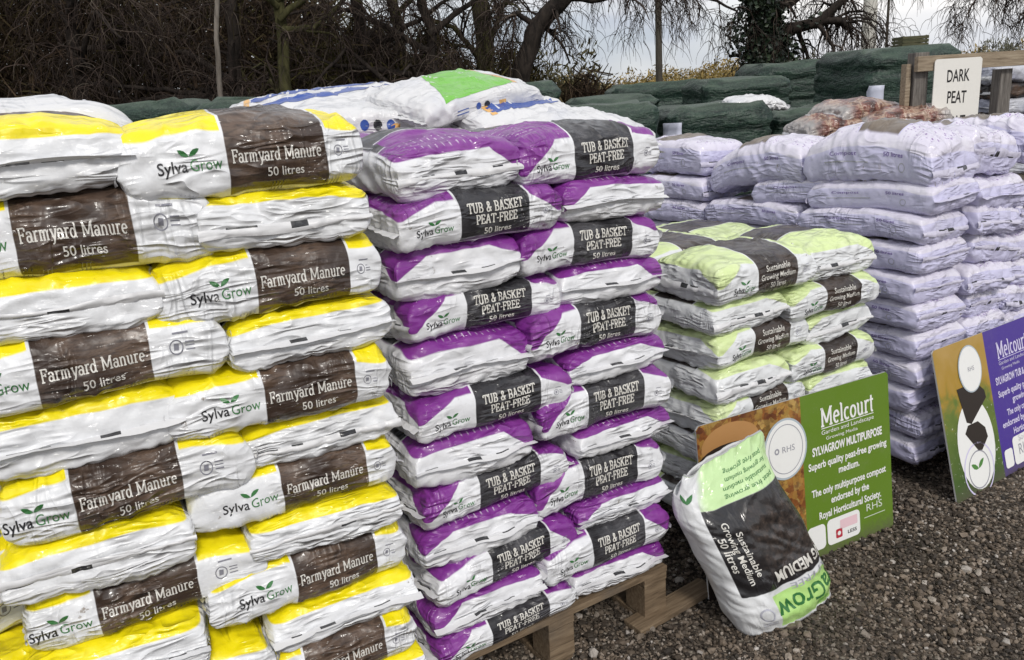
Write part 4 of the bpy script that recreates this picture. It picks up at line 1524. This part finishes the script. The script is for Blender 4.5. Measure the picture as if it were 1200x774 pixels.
pole('utility_pole', (4.92, 26.0, 0), .11, .085, 8.0, POLE, 'thin dark pole rising above the hedges right of the heap', 'pole', [(7.6, 1.4)])
pole('slender_mast', (13.58, 30, 0), .05, .04, 9.0, POLE, 'slender dark pole right of the ivy tree', 'pole', [(8.6, 1.2)])
pole('pale_mast', (38.0, 88, 0), .85, .55, 16, MAST, 'pale distant mast standing beyond the bushes', 'mast')

# ------------------------------------------------------------------ trees
def bark(name, c1, c2, scale=6):
    T = NT(name)
    g = T.n('ShaderNodeTexCoord').outputs['Object']
    n1 = T.noise(T.mapping(g, (scale, scale, scale * .3)), 2, 5, .65, .5)
    return T.pbr(T.ramp(n1, [(.35, c1), (.65, c2)]), .9, .15, T.bump(n1, .6, .03))


BARK_DARK = bark('dark_bark', (.012, .010, .009), (.045, .036, .030))
BARK_OLIVE = bark('olive_bark', (.020, .020, .008), (.085, .080, .035))
BARK_PALE = bark('pale_bark', (.06, .05, .04), (.26, .23, .20), 3)
T = NT('brown_twigs')
isl = T.n('ShaderNodeNewGeometry').outputs['Random Per Island']
TWIG = T.pbr(T.ramp(isl, [(0, (.016, .012, .010)), (.5, (.040, .030, .026)), (.85, (.075, .055, .045)), (1, (.12, .10, .08))]), .9, .1)
T = NT('undergrowth_stems')
isl = T.n('ShaderNodeNewGeometry').outputs['Random Per Island']
g = T.n('ShaderNodeTexCoord').outputs['Object']
UNDER = T.pbr(T.mix(T.step(.42, .62, T.noise(g, .5, 3)), T.ramp(isl, [(0, (.013, .009, .006)), (.5, (.045, .030, .020)), (.85, (.070, .048, .032)), (1, (.10, .070, .048))]),
                    T.ramp(isl, [(0, (.016, .014, .005)), (.5, (.050, .045, .016)), (.85, (.085, .075, .026)), (1, (.12, .105, .045))])), .9, .1)
T = NT('ivy_leaf')
isl = T.n('ShaderNodeNewGeometry').outputs['Random Per Island']
IVY = T.pbr(T.ramp(isl, [(0, (.004, .008, .005)), (.6, (.012, .024, .012)), (1, (.04, .06, .03))]), .45, .4)


class Tubes:
    def __init__(s):
        s.V, s.F = [], []

    def tube(s, pts, rads, k=5):
        pts = np.asarray(pts, float)
        t = np.gradient(pts, axis=0)
        t /= np.linalg.norm(t, axis=1)[:, None] + 1e-9
        ref = np.array([.31, .2, .93]) if abs(t[0, 2]) < .8 else np.array([1., .1, 0])
        a = np.cross(t, ref)
        a /= np.linalg.norm(a, axis=1)[:, None] + 1e-9
        b = np.cross(t, a)
        n = len(s.V)
        for i in range(len(pts)):
            for j in range(k):
                w = 2 * math.pi * j / k
                s.V.append(pts[i] + rads[i] * (a[i] * math.cos(w) + b[i] * math.sin(w)))
        for i in range(len(pts) - 1):
            for j in range(k):
                s.F.append((n + i * k + j, n + i * k + (j + 1) % k, n + (i + 1) * k + (j + 1) % k, n + (i + 1) * k + j))

    def build(s, name, mat, parent):
        return mesh_obj(name, s.V, s.F, mat, parent=parent)


def path(p, d, L, r, n=7, wob=.25, droop=0.0, up=0.0):
    p = np.array(p, float)
    d = np.array(d, float)
    d /= np.linalg.norm(d)
    pts = [p.copy()]
    for k in range(n):
        d = d + r.normal(0, wob, 3) * .5 + np.array([0, 0, up - droop * (k + 1) / n])
        d /= np.linalg.norm(d)
        p = p + d * L / n
        pts.append(p.copy())
    return np.array(pts)


def sample(pts, f):
    k = f * (len(pts) - 1)
    i = min(int(k), len(pts) - 2)
    return pts[i] + (pts[i + 1] - pts[i]) * (k - i), pts[i + 1] - pts[i]


def branches(tb, tw, pts, r0, level, r, dens, L, droop, minr, zmax=99):
    """side branches off a limb; the finest go into the twig mesh"""
    n = max(2, int(dens[level]))
    for k in range(n):
        f = r.uniform(.15, 1.0)
        p, t = sample(pts, f)
        if p[2] > zmax:
            continue
        t = t / (np.linalg.norm(t) + 1e-9)
        side = r.normal(0, 1, 3)
        side -= t * side.dot(t)
        side /= np.linalg.norm(side) + 1e-9
        d = t * r.uniform(.25, .9) + side * r.uniform(.5, 1.0)
        ll = L[level] * r.uniform(.5, 1.15)
        last = level == len(dens) - 1
        rr = max(minr, r0 * (1 - .7 * f) * .5)
        q = path(p, d, ll, r, 5 if last else 7, .35, droop[level])
        if last:
            tw.tube(q, np.linspace(minr * .9, minr * .35, len(q)), 3)
        else:
            (tb if rr > .02 else tw).tube(q, np.linspace(rr, rr * .35, len(q)), 5 if rr > .02 else 4)
            branches(tb, tw, q, rr, level + 1, r, dens, L, droop, minr, zmax)


def tree(name, trunk, r0, r1, limbs, label, seed, mat=None, dens=(6, 7, 8), L=(1.3, .8, .5), droop=(.1, .3, .5), minr=.006, zmax=99, group=None, ivy=None, cat='tree'):
    """trunk and limbs are polylines in metres; limbs: (points, start radius, end radius)"""
    r = np.random.default_rng(seed)
    base = np.array(trunk[0], float)
    root = empty(name, tuple(base))
    tag(root, label, cat, group)
    tb, tw = Tubes(), Tubes()
    tr = np.array(trunk, float) - base

    def dense(p, m=5):
        p = np.asarray(p, float)
        out = [p[0]]
        for a, b in zip(p[:-1], p[1:]):
            for k in range(1, m + 1):
                out.append(a + (b - a) * k / m + (r.normal(0, .02, 3) if k < m else 0) * np.linalg.norm(b - a))
        return np.array(out)

    trd = dense(tr)
    tb.tube(trd, np.linspace(r0, r1, len(trd)), 12)
    branches(tb, tw, trd, r1, 0, r, dens, L, droop, minr, zmax)
    cr = Tubes()
    for pts, a, b in limbs:
        q = dense(np.array(pts, float) - base, 4)
        cr.tube(q, np.linspace(a, b, len(q)), 8)
        branches(cr, tw, q, a, 0, r, dens, L, droop, minr, zmax)
    tb.build('trunk', mat or BARK_DARK, root)
    if cr.V:
        cr.build('limbs', mat or BARK_DARK, root)
    tw.build('crown', TWIG, root)
    if ivy:
        V, F_ = [], []
        for pts, rr, cnt in ivy:
            q = dense(np.array(pts, float) - base, 4)
            for _ in range(cnt):
                p, t = sample(q, r.uniform(0, 1))
                o = r.normal(0, 1, 3)
                o /= np.linalg.norm(o)
                c = p + o * rr * abs(r.normal(.75, .28))
                s = r.uniform(.03, .062)
                a = r.normal(0, 1, 3)
                a /= np.linalg.norm(a)
                b = np.cross(a, o)
                b /= np.linalg.norm(b) + 1e-9
                n = len(V)
                V += [c - a * s, c + b * s * .7, c + a * s, c - b * s * .7 + o * .03]
                F_.append((n, n + 1, n + 2, n + 3))
        mesh_obj('ivy', V, F_, IVY, parent=root, smooth=False)
    return root


print('trees')
# pixel/distance notes were turned into metres beforehand: x right, y away from the camera, z up
IV = (5.05, 16.0)
tree('ivy_tree', [(IV[0], IV[1], 0), (IV[0] + .02, IV[1], 1.6), (IV[0] - .02, IV[1], 2.6), (IV[0] - .30, IV[1] - .2, 3.6), (IV[0] - .7, IV[1] - .3, 5.0)], .36, .20,
     [([(IV[0] - .1, IV[1], 2.6), (IV[0] + .35, IV[1] - .2, 2.72), (IV[0] + .8, IV[1] - .4, 2.80), (IV[0] + 1.05, IV[1] - .5, 3.05), (IV[0] + 1.5, IV[1] - .5, 3.3)], .14, .05),
      ([(IV[0] + .8, IV[1] - .4, 2.80), (IV[0] + 1.1, IV[1] - .6, 2.78), (IV[0] + 1.25, IV[1] - .7, 2.62)], .08, .03),
      ([(IV[0] - .1, IV[1], 2.9), (IV[0] + .5, IV[1] - .1, 3.3), (IV[0] + 1.4, IV[1], 3.45), (IV[0] + 2.4, IV[1], 3.6), (IV[0] + 3.3, IV[1] + .2, 4.2)], .12, .05),
      ([(IV[0] - .3, IV[1], 3.3), (IV[0] - 1.2, IV[1] - .3, 3.7), (IV[0] - 2.4, IV[1] - .4, 3.75), (IV[0] - 3.4, IV[1] - .6, 3.9)], .13, .05),
      ([(IV[0] - .3, IV[1], 3.5), (IV[0] - 1.0, IV[1] + .3, 4.3), (IV[0] - 2.2, IV[1] + .5, 4.7), (IV[0] - 3.6, IV[1] + .5, 4.6)], .13, .05),
      ([(IV[0] - .1, IV[1], 3.3), (IV[0] + .6, IV[1] + .3, 4.2), (IV[0] + 1.8, IV[1] + .5, 4.6), (IV[0] + 3.4, IV[1] + .5, 4.4)], .13, .05)],
     'large bare tree with ivy-covered trunk and drooping dark twigs', 51, dens=(7, 7, 7), L=(1.1, .75, .5), droop=(.35, .7, .9), minr=.006,
     ivy=[([(IV[0], IV[1], .9), (IV[0], IV[1], 2.6)], .46, 7920), ([(IV[0], IV[1], 2.5), (IV[0] - .35, IV[1] - .2, 3.6)], .34, 3300), ([(IV[0] - .4, IV[1], 2.3), (IV[0] - .75, IV[1] - .1, 2.9)], .2, 160),
          ([(IV[0] + .45, IV[1], 1.9), (IV[0] + .5, IV[1] - .1, 2.5)], .13, 90), ([(IV[0], IV[1], 2.65), (IV[0] + .8, IV[1] - .4, 2.8)], .13, 160)])

# leaning tree right of the heap, and the upright olive trunk beside it
tree('bare_tree', [(.28, 12.5, 0), (.30, 12.5, 1.6), (.38, 12.4, 2.2), (.62, 12.4, 2.75), (1.0, 12.3, 3.1), (1.5, 12.2, 3.7), (2.1, 12.1, 4.6)], .15, .11,
     [([(1.0, 12.3, 3.1), (1.5, 12.2, 3.05), (2.2, 12.1, 3.25), (3.0, 12.0, 3.3)], .06, .025), ([(.62, 12.4, 2.75), (.35, 12.3, 2.95), (.15, 12.3, 2.85)], .05, .02),
      ([(1.5, 12.2, 3.7), (2.3, 12.0, 3.6), (3.3, 11.9, 3.55), (4.2, 11.9, 3.5)], .07, .025), ([(1.3, 12.2, 3.4), (2.0, 12.4, 3.35), (2.9, 12.5, 3.1), (3.5, 12.5, 2.8)], .05, .015)],
     'bare tree leaning right with a bent dark trunk', 52, dens=(6, 6, 6), L=(.8, .55, .4), droop=(.25, .5, .7), minr=.005)
tree('bare_tree', [(-.15, 13.5, 0), (-.12, 13.5, 1.5), (-.16, 13.5, 3.0), (-.36, 13.4, 5.0)], .17, .12,
     [([(-.14, 13.5, 2.3), (-.6, 13.3, 2.9), (-1.2, 13.2, 3.1)], .05, .02), ([(-.15, 13.5, 2.6), (.3, 13.4, 3.3), (.9, 13.3, 3.5)], .05, .02)],
     'upright bare tree with an olive green trunk', 53, mat=BARK_OLIVE, dens=(8, 6, 6), L=(1.1, .7, .45), droop=(.2, .5, .7), minr=.0055)
tree('bare_tree', [(-3.60, 10.6, 0), (-3.40, 10.6, 2.0), (-3.26, 10.6, 3.15), (-3.1, 10.5, 5)], .034, .026, [], 'slim pale trunk standing before the dark undergrowth', 54, mat=BARK_PALE, dens=(4, 4, 4), L=(.7, .5, .4), minr=.004)
spec = [(-9.6, 12.4, .13, 'leftmost trunk in the dark wood'), (-7.6, 12.0, .09, 'thin twin-limbed tree in the dark wood'), (-6.2, 12.8, .12, 'tree with crooked limbs in the dark wood'), (-3.9, 12.6, .12, 'dark tree behind the slim pale trunk'),
        (-2.9, 12.0, .10, 'dark tree above the left end of the white heap'), (-2.0, 13.0, .12, 'low-branched dark tree above the middle of the white heap'), (-1.0, 12.6, .09, 'dark tree left of the olive trunk'), (-1.5, 15, .13, 'tree deeper in the wood behind the white heap')]
for k, (x, y, w, lab) in enumerate(spec):
    r = np.random.default_rng(60 + k)
    h = r.uniform(4.5, 6)
    sx = r.uniform(-.3, .3)
    lim = []
    for q in range(5):
        z0 = r.uniform(1.7, 3.6)
        a = r.uniform(0, 2 * math.pi)
        dx, dy = math.cos(a), math.sin(a) * .6
        lim.append(([(x + sx * z0 / h, y, z0), (x + dx * .7, y + dy * .5, z0 + r.uniform(.0, .5)), (x + dx * 1.5, y + dy, z0 + r.uniform(.1, .9)), (x + dx * 2.3, y + dy * 1.5, z0 + r.uniform(.1, 1.0))], .05, .015))
    tree('bare_tree', [(x, y, 0), (x + sx * .3, y, h * .3), (x + sx * .55, y + .1, h * .6), (x + sx, y, h)], w, w * .6, lim, 'bare ' + lab, 80 + k, mat=BARK_OLIVE if k % 3 == 1 else BARK_DARK,
         dens=(6, 6, 6) if x < -4 else (6, 6, 5), L=(1.0, .7, .45), droop=(.2, .45, .6), minr=.0055 if x < -4 else .0048, group=None)
# branch ends of a tree that stands just outside the right edge
tree('bare_tree', [(9.2, 14.5, 0), (9.15, 14.5, 2.2), (8.9, 14.4, 3.6), (8.6, 14.4, 5)], .2, .13,
     [([(9.0, 14.4, 3.0), (8.6, 14.3, 3.25), (8.1, 14.2, 3.1), (7.75, 14.2, 2.95)], .05, .02), ([(8.9, 14.4, 3.4), (8.3, 14.3, 3.6), (7.6, 14.2, 3.5)], .05, .02), ([(9.0, 14.4, 2.9), (9.6, 14.2, 3.1), (10.2, 14.2, 3.0)], .05, .02)],
     'bare tree reaching in over the timber rail', 58, dens=(9, 7, 6), L=(.8, .5, .4), droop=(.3, .5, .7), minr=.0055)


# undergrowth: a dense tangle of stems and twigs between the trunks
def undergrowth():
    r = np.random.default_rng(9)
    N = 52000
    x = r.uniform(-13, 2.2, N)
    y = r.uniform(12.6, 17.5, N)
    lim = np.interp(x, [-13, -4.6, -3.4, -2.2, -1.0, .2, 1.0, 2.2], [4.6, 4.3, 3.6, 2.9, 2.7, 2.35, 2.0, 1.5]) * (1 + .12 * np.sin(x * 5.1) + .08 * np.sin(x * 13 + y * 3))
    z = lim * r.uniform(0, 1, N) ** .75
    L = r.uniform(.2, .65, N)
    w = r.uniform(.004, .013, N) * np.where(r.random(N) < .04, 2.2, 1)
    a = r.normal(0, 1, (N, 3)) * np.array([.55, .55, .35]) + np.array([0, 0, .45]) * np.sign(r.normal(.3, 1, N))[:, None]
    a /= np.linalg.norm(a, axis=1)[:, None]
    side = np.cross(a, r.normal(0, 1, (N, 3)))
    side /= np.linalg.norm(side, axis=1)[:, None]
    c = np.stack([x, y, z], 1)
    mid = c + np.cross(a, side) * (L * .12)[:, None]
    p0, p2 = c - a * (L / 2)[:, None], c + a * (L / 2)[:, None]
    s = side * w[:, None]
    V = np.stack([p0 - s, p0 + s, mid + s, mid - s, p2 + s * .4, p2 - s * .4], 1).reshape(-1, 3)
    V[:, 2] = np.maximum(V[:, 2], .01)
    # a back layer of broader stems closes the view
    wide = (y > 15.6) & (x < -2.0)
    f = np.repeat(wide, 6)
    ctr = np.repeat(c, 6, 0)
    V[f] = ctr[f] + (V[f] - ctr[f]) * np.array([2.6, 1.0, 1.5])
    V[:, 2] = np.maximum(V[:, 2], .01)
    Fc = []
    for k in range(N):
        b = 6 * k
        Fc += [(b, b + 1, b + 2, b + 3), (b + 3, b + 2, b + 4, b + 5)]
    o = mesh_obj('undergrowth', V, Fc, UNDER, smooth=False)
    tag(o, 'dense dark tangle of bare stems and twigs along the yard edge', 'undergrowth', kind='stuff')


undergrowth()


# ------------------------------------------------------------------ bushes and distant hedges made of many small twig and leaf faces
def clump_mat(name, cols):
    T = NT(name)
    isl = T.n('ShaderNodeNewGeometry').outputs['Random Per Island']
    g = T.n('ShaderNodeTexCoord').outputs['Object']
    m = T.math('MULTIPLY_ADD', isl, .45, T.math('MULTIPLY', T.noise(g, .35, 3), .6))
    return T.pbr(T.ramp(m, [(.15, cols[0]), (.45, cols[1]), (.8, cols[2])]), .9, .1)


CL_OLIVE = clump_mat('olive_bush_twigs', [(.03, .026, .014), (.09, .085, .045), (.17, .15, .08)])
CL_GOLD = clump_mat('golden_hedge_leaves', [(.06, .06, .025), (.22, .165, .06), (.40, .29, .12)])
CL_GREY = clump_mat('grey_green_tree_twigs', [(.07, .07, .05), (.14, .14, .105), (.22, .21, .16)])


def clump(name, loc, rx, ry, rz, n, size, mat, seed, label, cat, kind=None, group=None, solid=.6, trunk=None):
    r = np.random.default_rng(seed)
    d = r.normal(0, 1, (n, 3))
    d /= np.linalg.norm(d, axis=1)[:, None]
    d[:, 2] = np.abs(d[:, 2])
    lump = 1 + .22 * pnoise(d * 2.3 + seed) + .14 * pnoise(d * 6 + seed)
    rad_ = (r.uniform(0, 1, n) ** (1 - solid)) * lump
    c = d * rad_[:, None] * np.array([rx, ry, rz])
    a = r.normal(0, 1, (n, 3)) + d * 1.2
    a /= np.linalg.norm(a, axis=1)[:, None]
    b = np.cross(a, r.normal(0, 1, (n, 3)))
    b /= np.linalg.norm(b, axis=1)[:, None]
    s = size * r.uniform(.5, 1.4, n)[:, None]
    V = np.stack([c - a * s, c + b * s * .22, c + a * s, c - b * s * .22], 1).reshape(-1, 3)
    V[:, 2] = np.maximum(V[:, 2], 0)
    Fc = [(4 * k, 4 * k + 1, 4 * k + 2, 4 * k + 3) for k in range(n)]
    if trunk:
        root = empty(name, loc)
        tag(root, label, cat, group, kind)
        V[:, 2] += trunk
        mesh_obj('crown', V, Fc, mat, parent=root, smooth=False)
        tb = Tubes()
        tb.tube([(0, 0, 0), (.1, 0, trunk * .6), (0, .1, trunk * 1.2)], [rx * .07, rx * .05, rx * .03], 8)
        for k in range(7):
            q = path((0, 0, trunk * .9), d[k] * np.array([rx, ry, rz]) + np.array([0, 0, .6]), rz * .8, r, 6, .3)
            tb.tube(q, np.linspace(rx * .025, rx * .006, len(q)), 5)
        tb.build('trunk', BARK_DARK, root)
        return root
    o = mesh_obj(name, V, Fc, mat, smooth=False)
    o.location = loc
    return tag(o, label, cat, group, kind)


clump('round_bush', (12.3, 33, .0), 1.35, 1.3, 2.75, 6500, .11, CL_OLIVE, 3, 'rounded olive bush beyond the yard, right of the ivy tree', 'bush')
clump('low_bush', (14.2, 34, .0), 1.2, 1.3, 2.35, 4000, .11, CL_GREY, 4, 'loose grey-green bush beside the rounded olive one', 'bush')
clump('low_bush', (10.6, 34, .0), .8, 1.2, 2.1, 2000, .11, CL_OLIVE, 14, 'small dark bush at the foot of the ivy tree', 'bush')
clump('domed_tree', (26.4, 45, 0), 1.7, 1.7, 2.4, 5200, .14, CL_GREY, 5, 'grey bare dome-shaped tree beyond the timber rail', 'tree', trunk=.9)
clump('far_tree', (36.6, 60, 0), 3.2, 3.0, 2.2, 3500, .2, CL_GREY, 6, 'hazy far tree at the right behind the rail', 'tree', trunk=1.0)
clump('far_tree', (24.5, 50, 0), 2.0, 2.0, 2.0, 3500, .16, CL_GREY, 7, 'hazy far tree just right of the tallest netted load', 'tree', trunk=1.0)
clump('olive_bush', (1.45, 15.5, .0), .85, .8, 2.55, 3800, .085, CL_OLIVE, 8, 'yellowish olive bush at the foot of the leaning tree', 'bush')
clump('olive_bush', (.70, 14.8, .0), .8, .8, 2.7, 3800, .085, CL_OLIVE, 18, 'tall scraggy bush between the olive trunk and leaning tree', 'bush')


def hedge_line():
    """far-off hedges and copses that read as one sunlit band"""
    r = np.random.default_rng(12)
    Vs, Fs = [], []
    n0 = 0
    for k in range(110):
        x = r.uniform(-10, 95)
        y = r.uniform(120, 165)
        n = 1000
        rx, rz = r.uniform(2.5, 6), r.uniform(3.0, 6.2)
        d = r.normal(0, 1, (n, 3))
        d /= np.linalg.norm(d, axis=1)[:, None]
        d[:, 2] = np.abs(d[:, 2])
        c = d * (r.uniform(0, 1, n) ** .4)[:, None] * np.array([rx, 3, rz]) * (1 + .25 * pnoise(d * 2 + k))[:, None] + np.array([x, y, 0])
        a = r.normal(0, 1, (n, 3))
        a /= np.linalg.norm(a, axis=1)[:, None]
        b = np.cross(a, r.normal(0, 1, (n, 3)))
        b /= np.linalg.norm(b, axis=1)[:, None]
        s = r.uniform(.16, .5, n)[:, None]
        V = np.stack([c - a * s, c + b * s * .3, c + a * s, c - b * s * .3], 1).reshape(-1, 3)
        V[:, 2] = np.maximum(V[:, 2], .02)
        Vs.append(V)
        Fs += [(n0 + 4 * q, n0 + 4 * q + 1, n0 + 4 * q + 2, n0 + 4 * q + 3) for q in range(n)]
        n0 += 4 * n
    o = mesh_obj('hedge_line', np.concatenate(Vs), Fs, CL_GOLD, smooth=False)
    tag(o, 'distant golden band of hedges and copses along the horizon', 'hedges', kind='stuff')


hedge_line()

# ------------------------------------------------------------------ ground
T = NT('gravel_ground')
g = T.n('ShaderNodeTexCoord').outputs['Object']
vo = T.n('ShaderNodeTexVoronoi')
T.put(vo.inputs['Vector'], g)
vo.inputs['Scale'].default_value = 75
stc = T.ramp(T.sep(vo.outputs['Color'])[0], [(0, (.025, .020, .016)), (.5, (.075, .060, .047)), (.8, (.15, .125, .10)), (1, (.24, .21, .17))])
stc = T.mix(T.step(.004, .008, vo.outputs['Distance']), stc, T.mix(T.step(.55, .75, T.noise(g, 3, 4)), stc, (.03, .026, .02)))
n_far = T.noise(g, 1.2, 5, .6)
L_ = T.vmath('MULTIPLY', g, (1, 1, 1))
gx2, gy2, gz2 = T.sep(g)
far = T.step(13, 22, gy2)
field = T.ramp(T.noise(g, .05, 4), [(.35, (.05, .065, .02)), (.6, (.10, .10, .035)), (.75, (.15, .12, .05))])
T.pbr(T.mix(far, stc, field), .85, .25, T.bump(T.math('MULTIPLY', vo.outputs['Distance'], -1.0), .7, .012))
GROUND = T.m
V, Fc = [], []
xs = np.concatenate([[-900, -300, -100, -40], np.linspace(-20, 20, 41), [40, 100, 300, 900]])
ys = np.concatenate([[-60, -20, -8], np.linspace(-2, 20, 45), [40, 100, 300, 1500]])
for y in ys:
    for x in xs:
        V.append((x, y, .012 * float(pnoise(np.array([[x * .8, y * .8, .5]]))[0]) if abs(x) < 20 and y < 20 else 0))
m = len(xs)
for i in range(len(ys) - 1):
    for j in range(m - 1):
        Fc.append((i * m + j, i * m + j + 1, (i + 1) * m + j + 1, (i + 1) * m + j))
o = mesh_obj('ground', V, Fc, GROUND)
tag(o, 'dark gravel yard running out to fields', kind='structure')


def gravel():
    r = np.random.default_rng(21)
    bm = bmesh.new()
    bmesh.ops.create_icosphere(bm, subdivisions=1, radius=1)
    bv = np.array([v.co[:] for v in bm.verts])
    bf = [tuple(v.index for v in f.verts) for f in bm.faces]
    bm.free()
    pts = []
    for (x0, x1, y0, y1, dens) in ((-.35, 1.9, 2.0, 2.75, 9500), (.2, 2.9, 2.75, 3.6, 8000), (1.1, 3.6, 3.6, 4.6, 5500)):
        n = int((x1 - x0) * (y1 - y0) * dens)
        pts.append(np.stack([r.uniform(x0, x1, n), r.uniform(y0, y1, n)], 1))
    pts = np.concatenate(pts)
    # keep what lies within the field of view and in front of the stacks
    keep = (pts[:, 0] > (pts[:, 1] - 2.0) * .15 - .3) & (pts[:, 0] < pts[:, 1] * .80 + .3)
    pts = pts[keep]
    n = len(pts)
    size = np.exp(r.normal(math.log(.0050), .42, n)).clip(.0024, .017)
    nb = len(bv)
    sc = size[:, None] * r.uniform(.6, 1.35, (n, 3)) * np.array([1, 1, .72])
    jit = 1 + r.normal(0, .2, (n, nb))
    v = bv[None] * jit[:, :, None] * sc[:, None, :]
    a = r.uniform(0, 2 * math.pi, n)
    tilt = r.normal(0, .4, n)
    c, s = np.cos(tilt)[:, None], np.sin(tilt)[:, None]
    y, z = v[..., 1] * c - v[..., 2] * s, v[..., 1] * s + v[..., 2] * c
    c, s = np.cos(a)[:, None], np.sin(a)[:, None]
    x, y = v[..., 0] * c - y * s, v[..., 0] * s + y * c
    gz = .012 * pnoise(np.stack([pts[:, 0] * .8, pts[:, 1] * .8, 0 * a + .5], 1))
    V = np.stack([x + pts[:, :1], y + pts[:, 1:], z + (gz + size * r.uniform(.0, .75, n))[:, None]], -1).reshape(-1, 3)
    F_ = np.array(bf)[None] + (np.arange(n) * nb)[:, None, None]
    F_ = F_.reshape(-1, 3)
    me = bpy.data.meshes.new('gravel')
    me.vertices.add(len(V))
    me.vertices.foreach_set('co', V.astype(np.float32).ravel())
    me.loops.add(F_.size)
    me.loops.foreach_set('vertex_index', F_.astype(np.int32).ravel())
    me.polygons.add(len(F_))
    me.polygons.foreach_set('loop_start', np.arange(0, F_.size, 3, dtype=np.int32))
    me.polygons.foreach_set('use_smooth', np.zeros(len(F_), bool))
    me.update()
    me.validate()
    T = NT('gravel_stone')
    isl = T.n('ShaderNodeNewGeometry').outputs['Random Per Island']
    g = T.n('ShaderNodeTexCoord').outputs['Object']
    c = T.ramp(isl, [(0, (.018, .015, .012)), (.3, (.062, .047, .034)), (.6, (.138, .105, .076)), (.84, (.24, .19, .145)), (.95, (.36, .31, .26)), (1, (.5, .46, .42))])
    c = T.mix(T.math('MULTIPLY', T.step(.4, .7, T.noise(g, 120, 3)), .4), c, (.05, .04, .032))
    c = T.mix(T.math('MULTIPLY', T.step(.46, .62, T.noise(g, 2.2, 3)), .45), c, (.035, .028, .022))
    me.materials.append(T.pbr(c, .7, .35))
    o = bpy.data.objects.new('gravel', me)
    COL.objects.link(o)
    tag(o, 'loose brown and grey gravel covering the yard', 'gravel', kind='stuff')


gravel()

# ------------------------------------------------------------------ sky and light
SUN_EL, SUN_AZ = rad(42), rad(160)          # azimuth measured from +y towards +x: behind the camera, to its right
w = bpy.data.worlds.new("World")
scene.world = w
w.use_nodes = True
nt = w.node_tree
nt.nodes.clear()
out = nt.nodes.new('ShaderNodeOutputWorld')
bg = nt.nodes.new('ShaderNodeBackground')
sky = nt.nodes.new('ShaderNodeTexSky')
sky.sky_type = 'NISHITA'
sky.sun_disc = False
sky.sun_elevation = SUN_EL
sky.sun_rotation = SUN_AZ
tc = nt.nodes.new('ShaderNodeTexCoord')
mp = nt.nodes.new('ShaderNodeMapping')
mp.inputs['Scale'].default_value = (1, 1, 3.2)
nz = nt.nodes.new('ShaderNodeTexNoise')
nz.inputs['Scale'].default_value = 3.2
nz.inputs['Detail'].default_value = 6
nz.inputs['Roughness'].default_value = .55
nz.inputs['Distortion'].default_value = .4
rmp = nt.nodes.new('ShaderNodeValToRGB')
rmp.color_ramp.elements[0].position = .36
rmp.color_ramp.elements[0].color = (.66, .66, .66, 1)
rmp.color_ramp.elements[1].position = .56
rmp.color_ramp.elements[1].color = (1, 1, 1, 1)
nz2 = nt.nodes.new('ShaderNodeTexNoise')
nz2.inputs['Scale'].default_value = 2.1
nz2.inputs['Detail'].default_value = 4
cr = nt.nodes.new('ShaderNodeValToRGB')
cr.color_ramp.elements[0].position = .38
cr.color_ramp.elements[0].color = (5.0, 5.4, 6.2, 1)
cr.color_ramp.elements[1].position = .60
cr.color_ramp.elements[1].color = (9.8, 9.6, 9.4, 1)
mx = nt.nodes.new('ShaderNodeMix')
mx.data_type = 'RGBA'
lk = nt.links.new
lk(tc.outputs['Generated'], mp.inputs[0])
lk(mp.outputs[0], nz.inputs['Vector'])
lk(mp.outputs[0], nz2.inputs['Vector'])
lk(nz.outputs['Fac'], rmp.inputs[0])
lk(nz2.outputs['Fac'], cr.inputs[0])
lk(rmp.outputs[0], mx.inputs[0])
lk(sky.outputs[0], mx.inputs[6])
lk(cr.outputs[0], mx.inputs[7])
lk(mx.outputs[2], bg.inputs[0])
bg.inputs[1].default_value = .085
lk(bg.outputs[0], out.inputs[0])

sun = bpy.data.lights.new('sun', 'SUN')
sun.energy = 1.5
sun.angle = rad(11)
sun.color = (1, .96, .90)
so = bpy.data.objects.new('sun', sun)
COL.objects.link(so)
dirv = Vector((math.sin(SUN_AZ) * math.cos(SUN_EL), math.cos(SUN_AZ) * math.cos(SUN_EL), math.sin(SUN_EL)))
so.rotation_euler = dirv.to_track_quat('Z', 'Y').to_euler()
so.location = dirv * 20

vs = scene.view_settings
vs.view_transform = 'Standard'
vs.look = 'None'
vs.gamma = 1
vs.exposure = 0.41
scene.cycles.max_bounces = 6
scene.cycles.use_denoising = True
